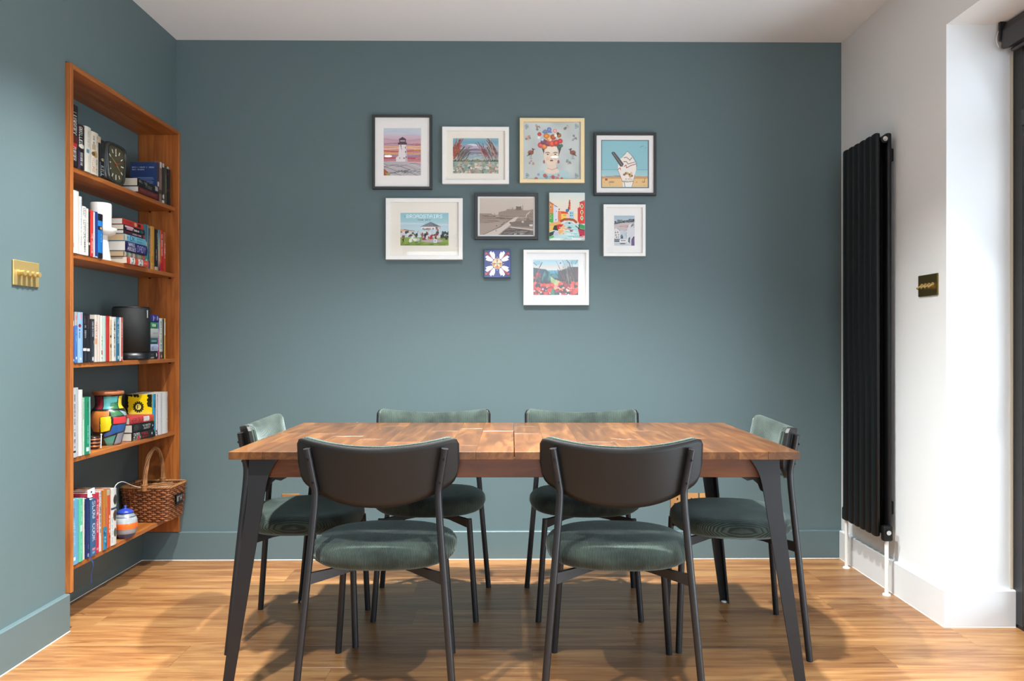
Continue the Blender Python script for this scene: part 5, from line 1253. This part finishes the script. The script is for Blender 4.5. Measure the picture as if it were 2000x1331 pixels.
for x, y in ((.06, .54), (.16, .53), (.08, .62), (.2, .61), (.2, .69), (.1, .69)): c.rect(x, y, x + .04, y + .045, '#3a4046')
c.poly([(.32, .66), (.38, .62), (.44, .68), (.44, .76), (.32, .76)], '#4f6a80'); c.strokes(24, .32, .46, .7, .72, .08, .0, ['#b5bfcc', '#a9b4bf', '#8a949c'], .015, .7, 6)
c.poly([(.62, .5), (.72, .3), (1, .24), (1, .72), (.85, .74), (.80, 1), (.65, .9)], '#dcdde0'); c.strokes(10, .8, .3, .95, .42, .1, -.06, ['#4a5054', '#8f9296'], .012, .9, 7); c.poly([(.84, .80), (.92, .70), (1, .68), (1, 1), (.84, 1)], '#7b6490'); c.line([(.84, .98), (.86, .80), (.98, .69)], .012, '#3e3450')
c.rect(0, .77, .28, .80, '#3f6a70'); c.rect(.02, .82, .26, .86, '#2d4a4c'); c.rect(.28, .79, .62, .88, '#eceaea')
for i in range(4): c.rect(.34 + i * .06, .815, .38 + i * .06, .845, '#24282c')
c.ell(.42, .925, .15, .016, '#2e3236'); c.poly([(.7, .74), (.78, .70), (.76, .92), (.68, .86)], '#54707a'); c.line([(.65, .6), (.66, .92)], .016, '#eef0f0')
picture('narrow white framed sketch of a hillside town, lowest on the radiator side', R4(1179, 399, 1261.4, 500.2), .0155, MATW, R4(1200, 420, 1240.5, 479.6), c, FW)

# poppies by the sea
c = C(1041.3, 507.2, 1130, 576.7, '#3f4c4c', 8)
c.vgrad(0, .33, ['#a9c9d6', '#b9cfd8', '#d6cfc8', '#dcd9d2']); c.vgrad(.30, .40, ['#6fb2cc', '#4f98b4'])
c.poly([(0, .22), (.12, .25), (.28, .27), (.36, .36), (.38, .6), (0, .6)], '#24566a'); c.poly([(.40, .43), (.5, .38), (.6, .42), (.6, .52), (.42, .50)], '#3f8a8c'); c.poly([(.54, .34), (.60, .29), (.66, .33), (.66, .56), (.56, .52)], '#2f5c50'); c.poly([(.6, .32), (.8, .2), (1, .2), (1, .64), (.6, .62)], '#4d4038')
c.rect(0, .56, 1, 1, '#343c3c'); c.poly([(.38, .46), (.48, .56), (.62, .62), (.56, .9), (.44, .9), (.4, .7)], '#b9bf8e'); c.dabs(30, .4, .58, .64, .86, ['#d9c06a', '#8fb58c', '#e0a87a', '#c9cf9a', '#5f8a6c'], .02, .05, .85, 3)
c.strokes(22, .2, .55, .38, .6, .02, -.2, ['#2f7a70', '#1c4a54', '#4f9a8c'], .018, .9, 4); c.strokes(40, .62, .5, 1, .7, -.06, -.3, ['#2a2626', '#6a4a3c', '#a58a70', '#3a342f', '#8a3f3a'], .014, .9, 5); c.strokes(14, .6, .25, .95, .3, -.06, -.22, ['#6f8a86', '#33424a', '#8fa8a8'], .008, .9, 6)
c.line([(.73, .0), (.80, .10), (.82, .2)], .022, '#1a2024'); c.line([(.2, .08), (.13, .25)], .02, '#2a3c44'); c.line([(.0, .08), (.08, .16)], .018, '#2f4650'); c.line([(.98, .0), (.94, .12)], .02, '#22343c'); c.ell(.90, .06, .08, .07, '#7fb0ba', .7); c.ell(.1, .09, .08, .06, '#8fbac6', .6); c.ell(.605, .095, .018, .022, '#b03f50')
c.strokes(20, 0, .5, .16, .72, .03, -.25, ['#5d3a44', '#34403c', '#8a6a60', '#2c4046'], .016, .9, 9); c.dabs(9, .02, .3, .2, .62, ['#b53c4c', '#d9504a'], .02, .04, .9, 12)
c.dabs(60, 0, .66, .42, 1, ['#d8432f', '#b8242f', '#e8654c', '#8c1d2a', '#d83a44', '#2a2626'], .035, .075, .92, 7, .8); c.dabs(66, .52, .64, 1, 1, ['#dc4a30', '#e0603a', '#c02a34', '#9c2230', '#f0a08c', '#2f3a36'], .035, .075, .92, 8, .8)
c.dabs(26, 0, .75, 1, 1, ['#f3dcd4', '#e89a3e', '#f0b8b0', '#20201f'], .012, .03, .9, 10); c.dabs(12, .42, .86, .56, 1, ['#26343a', '#4f8a6c', '#35605a'], .03, .06, .9, 11)
picture('white framed painting of red poppies with a sea view, lowest of the group', R4(1022.3, 488, 1150.3, 596.3), .0155, mat('dimmed_white_mount', '#d9d7d5', .8), R4(1041.3, 507.2, 1130, 576.7), c, FW)  # white mount, darkened to offset the strong light on this picture

# canal painting on a stretched canvas
c = C(1072.5, 376, 1142.5, 469.5, '#dfe0d8', 9)
c.vgrad(0, .4, ['#cfdcda', '#e0ddd0', '#e6d8cc'])
c.poly([(0, .2), (.12, .25), (.12, .43), (0, .43)], '#e08a4a'); c.poly([(0, .43), (.12, .43), (.12, .64), (0, .62)], '#4fae52'); c.poly([(.13, .26), (.23, .30), (.25, .62), (.12, .62)], '#d6d8e6'); c.line([(0, .19), (.13, .25)], .014, '#9a2f2a'); c.line([(.14, .27), (.235, .30)], .014, '#6a2424'); c.rect(.22, .26, .23, .62, '#eceaf0')
c.poly([(.24, .38), (.33, .39), (.34, .62), (.25, .62)], '#e8804a'); c.poly([(.32, .39), (.5, .40), (.55, .45), (.34, .45)], '#d94f2a'); c.rect(.34, .44, .50, .58, '#f0c85a'); c.rect(.49, .44, .57, .58, '#efc0b4'); c.rect(.565, .39, .69, .57, '#9fd0dc'); c.rect(.69, .43, .80, .6, '#f2d4b4'); c.poly([(.25, .35), (.3, .33), (.29, .37)], '#4a2a24')
c.ell(.51, .375, .05, .035, '#3a78b0'); c.poly([(.555, .15), (.59, .15), (.60, .36), (.53, .36)], '#d9703e'); c.poly([(.572, .13), (.59, .24), (.545, .24)], '#a83a2a'); c.rect(.535, .26, .60, .275, '#6a2a24'); c.poly([(.53, .3), (.565, .3), (.565, .36), (.53, .36)], '#8a2f28')
c.poly([(.86, .21), (1, .18), (1, .66), (.84, .65), (.80, .6), (.80, .32), (.86, .30)], '#d83f3a'); c.line([(.85, .21), (1, .165)], .016, '#a82a2a'); c.line([(.79, .325), (.86, .295)], .014, '#e8c0b0')
for y in (.285, .41, .53): c.ell(.915, y, .04, .05, '#f0d9a8'); c.rect(.90, y - .03, .93, y + .03, '#4a4a34' if y < .5 else '#2f9a90')
for x, y in ((.03, .30), (.03, .50)): c.ell(x + .015, y, .022, .045, '#f0e8a8'); c.rect(x + .006, y - .03, x + .026, y + .03, '#4a3a2c')
for x, y in ((.41, .465), (.45, .465), (.59, .42), (.635, .42), (.59, .47), (.635, .47), (.19, .38), (.18, .56)): c.rect(x, y, x + .02, y + .022, '#3f5a7a')
c.line([(.33, .60), (.42, .565), (.55, .56), (.68, .575), (.76, .62)], .05, '#b5562e'); c.line([(.33, .585), (.42, .55), (.55, .545), (.68, .56), (.76, .60)], .012, '#7a3220'); c.poly([(.40, .66), (.48, .61), (.62, .61), (.70, .66)], '#a8c8d0'); c.ell(.565, .645, .03, .02, '#1f242c')
c.rect(0, .655, 1, 1.01, '#bfdcdc'); c.poly([(0, .64), (.3, .60), (.34, .66), (.12, .70), (0, .70)], '#e6b06a'); c.poly([(0, .72), (.14, .68), (.18, .74), (.08, .80), (0, .83)], '#efc85c'); c.poly([(.14, .69), (.24, .68), (.26, .80), (.10, .78)], '#3a3a34'); c.poly([(.22, .67), (.40, .66), (.36, .74), (.28, .79), (.22, .75)], '#d8302a'); c.poly([(.36, .70), (.46, .68), (.44, .78), (.3, .88), (.24, .84)], '#f0b070')
c.strokes(40, .25, .68, .85, .98, .16, 0, ['#7fcfd0', '#e6f0ee', '#5fb9bc', '#b5dada', '#d8e8e6'], .016, .85, 3); c.strokes(14, .25, .74, .45, .9, .1, -.01, ['#e8804a', '#f0c88a', '#f4e6cc'], .018, .85, 4); c.strokes(12, .52, .7, .6, .82, .07, 0, ['#c95a58', '#3f4a58', '#d9b8c0'], .014, .8, 5)
c.poly([(.82, .68), (.86, .65), (1, .69), (1, .78), (.84, .74)], '#3f9a58'); c.poly([(.80, .74), (1, .79), (1, .98), (.85, .90)], '#b8304a'); c.line([(.74, .70), (.86, .76), (1, .79)], .016, '#22262c'); c.line([(.84, .66), (.83, .76)], .016, '#22262c'); c.strokes(12, .84, .86, .98, .97, .1, .01, ['#d9405a', '#e8a0a0', '#8c2038', '#f0d8d4'], .018, .85, 7)
c.poly([(0, .84), (.16, .80), (.12, .88), (0, .93)], '#33403a'); c.poly([(0, .92), (.12, .89), (.14, .94), (0, .97)], '#6fb86a'); c.poly([(.12, .84), (.22, .80), (.26, .9), (.14, .9)], '#c3c9e0'); c.strokes(14, 0, .95, .9, .99, .2, 0, ['#dfeeec', '#9fd0d4', '#f0f4f0'], .018, .9, 8)
x0, z0, x1, z1 = R4(1072.5, 376, 1142.5, 469.6)
t = thing('canvas_painting', 'small unframed canvas of a bright canal with a bridge and red tower', 'painting', ((x0 + x1) / 2, yb((x0 + x1) / 2) - .0008, (z0 + z1) / 2), YB_ROT, GRP)
hw_, hh = (x1 - x0) / 2, (z1 - z0) / 2
part('stretcher', MB().bbox((-hw_, -.022, -hh), (hw_, 0, hh), .002), mat('canvas_edge', '#d9d4c8', .8), t)
print_flat('painted_face', c, (-hw_ + .001, -.0224, hh - .001), (2 * hw_ - .002, 0, 0), (0, 0, -2 * hh + .002), t, PAPER)

# glazed tile
c = C(944.6, 487.4, 997, 542.6, '#2f3a80', 10)
nz = c.noise(6, 6, 2); c.a *= (.85 + .3 * nz)[..., None]
for sx in (-1, 1):
    for sy in (-1, 1):
        f = lambda x, y: (.5 + sx * x, .5 + sy * y)
        c.poly([f(.46, .5), f(.5, .42), f(.36, .30), f(.30, .36)], '#2c3a2a'); c.poly([f(.20, .22), f(.24, .18), f(.40, .34), f(.46, .44), f(.38, .40)], '#9c2a32'); c.poly([f(.38, .34), f(.46, .33), f(.43, .42)], '#c9564c')
        for a in (0, 1):
            g = (lambda x, y: f(x, y)) if a == 0 else (lambda x, y: f(y, x))
            c.poly([g(.08, .20), g(.14, .15), g(.22, .24), g(.30, .38), g(.24, .46), g(.19, .40), g(.14, .44), g(.09, .34)], '#efe9ee')
for k in range(8):
    a = k * PI / 4 + .39; c.ell(.5 + .13 * math.cos(a), .5 + .13 * math.sin(a), .068, .068, '#f0d8b4'); c.ell(.5 + .14 * math.cos(a), .5 + .14 * math.sin(a), .05, .05, '#d98a4a' if math.sin(a) > -.2 else '#e6b89a')
for k in range(8): a = k * PI / 4; c.line([(.5, .5), (.5 + .15 * math.cos(a), .5 + .15 * math.sin(a))], .022, '#f0e2b0' if k % 2 else '#8a4a26')
c.ell(.5, .5, .05, .05, '#c9c88a'); c.ell(.5, .5, .02, .02, '#7a5a30')
for x, y in ((.5, .27), (.5, .73), (.28, .5), (.72, .5)): c.ell(x, y, .025, .012, '#b5c8cc')
x0, z0, x1, z1 = R4(944.6, 487.2, 997.4, 542.8)
t = thing('decorative_tile', 'small blue glazed tile with an orange flower and white petals', 'tile', ((x0 + x1) / 2, yb((x0 + x1) / 2) - .0008, (z0 + z1) / 2), YB_ROT, GRP)
hw_, hh = (x1 - x0) / 2, (z1 - z0) / 2
part('tile_body', MB().bbox((-hw_, -.016, -hh), (hw_, 0, hh), .0025, seg=2), mat('navy_glaze', '#27306a', .2, coat=.4), t)
print_flat('painted_face', c, (-hw_ + .0025, -.0163, hh - .0025), (2 * hw_ - .005, 0, 0), (0, 0, -2 * hh + .005), t, print_mat('painted_glaze', .3, .3))
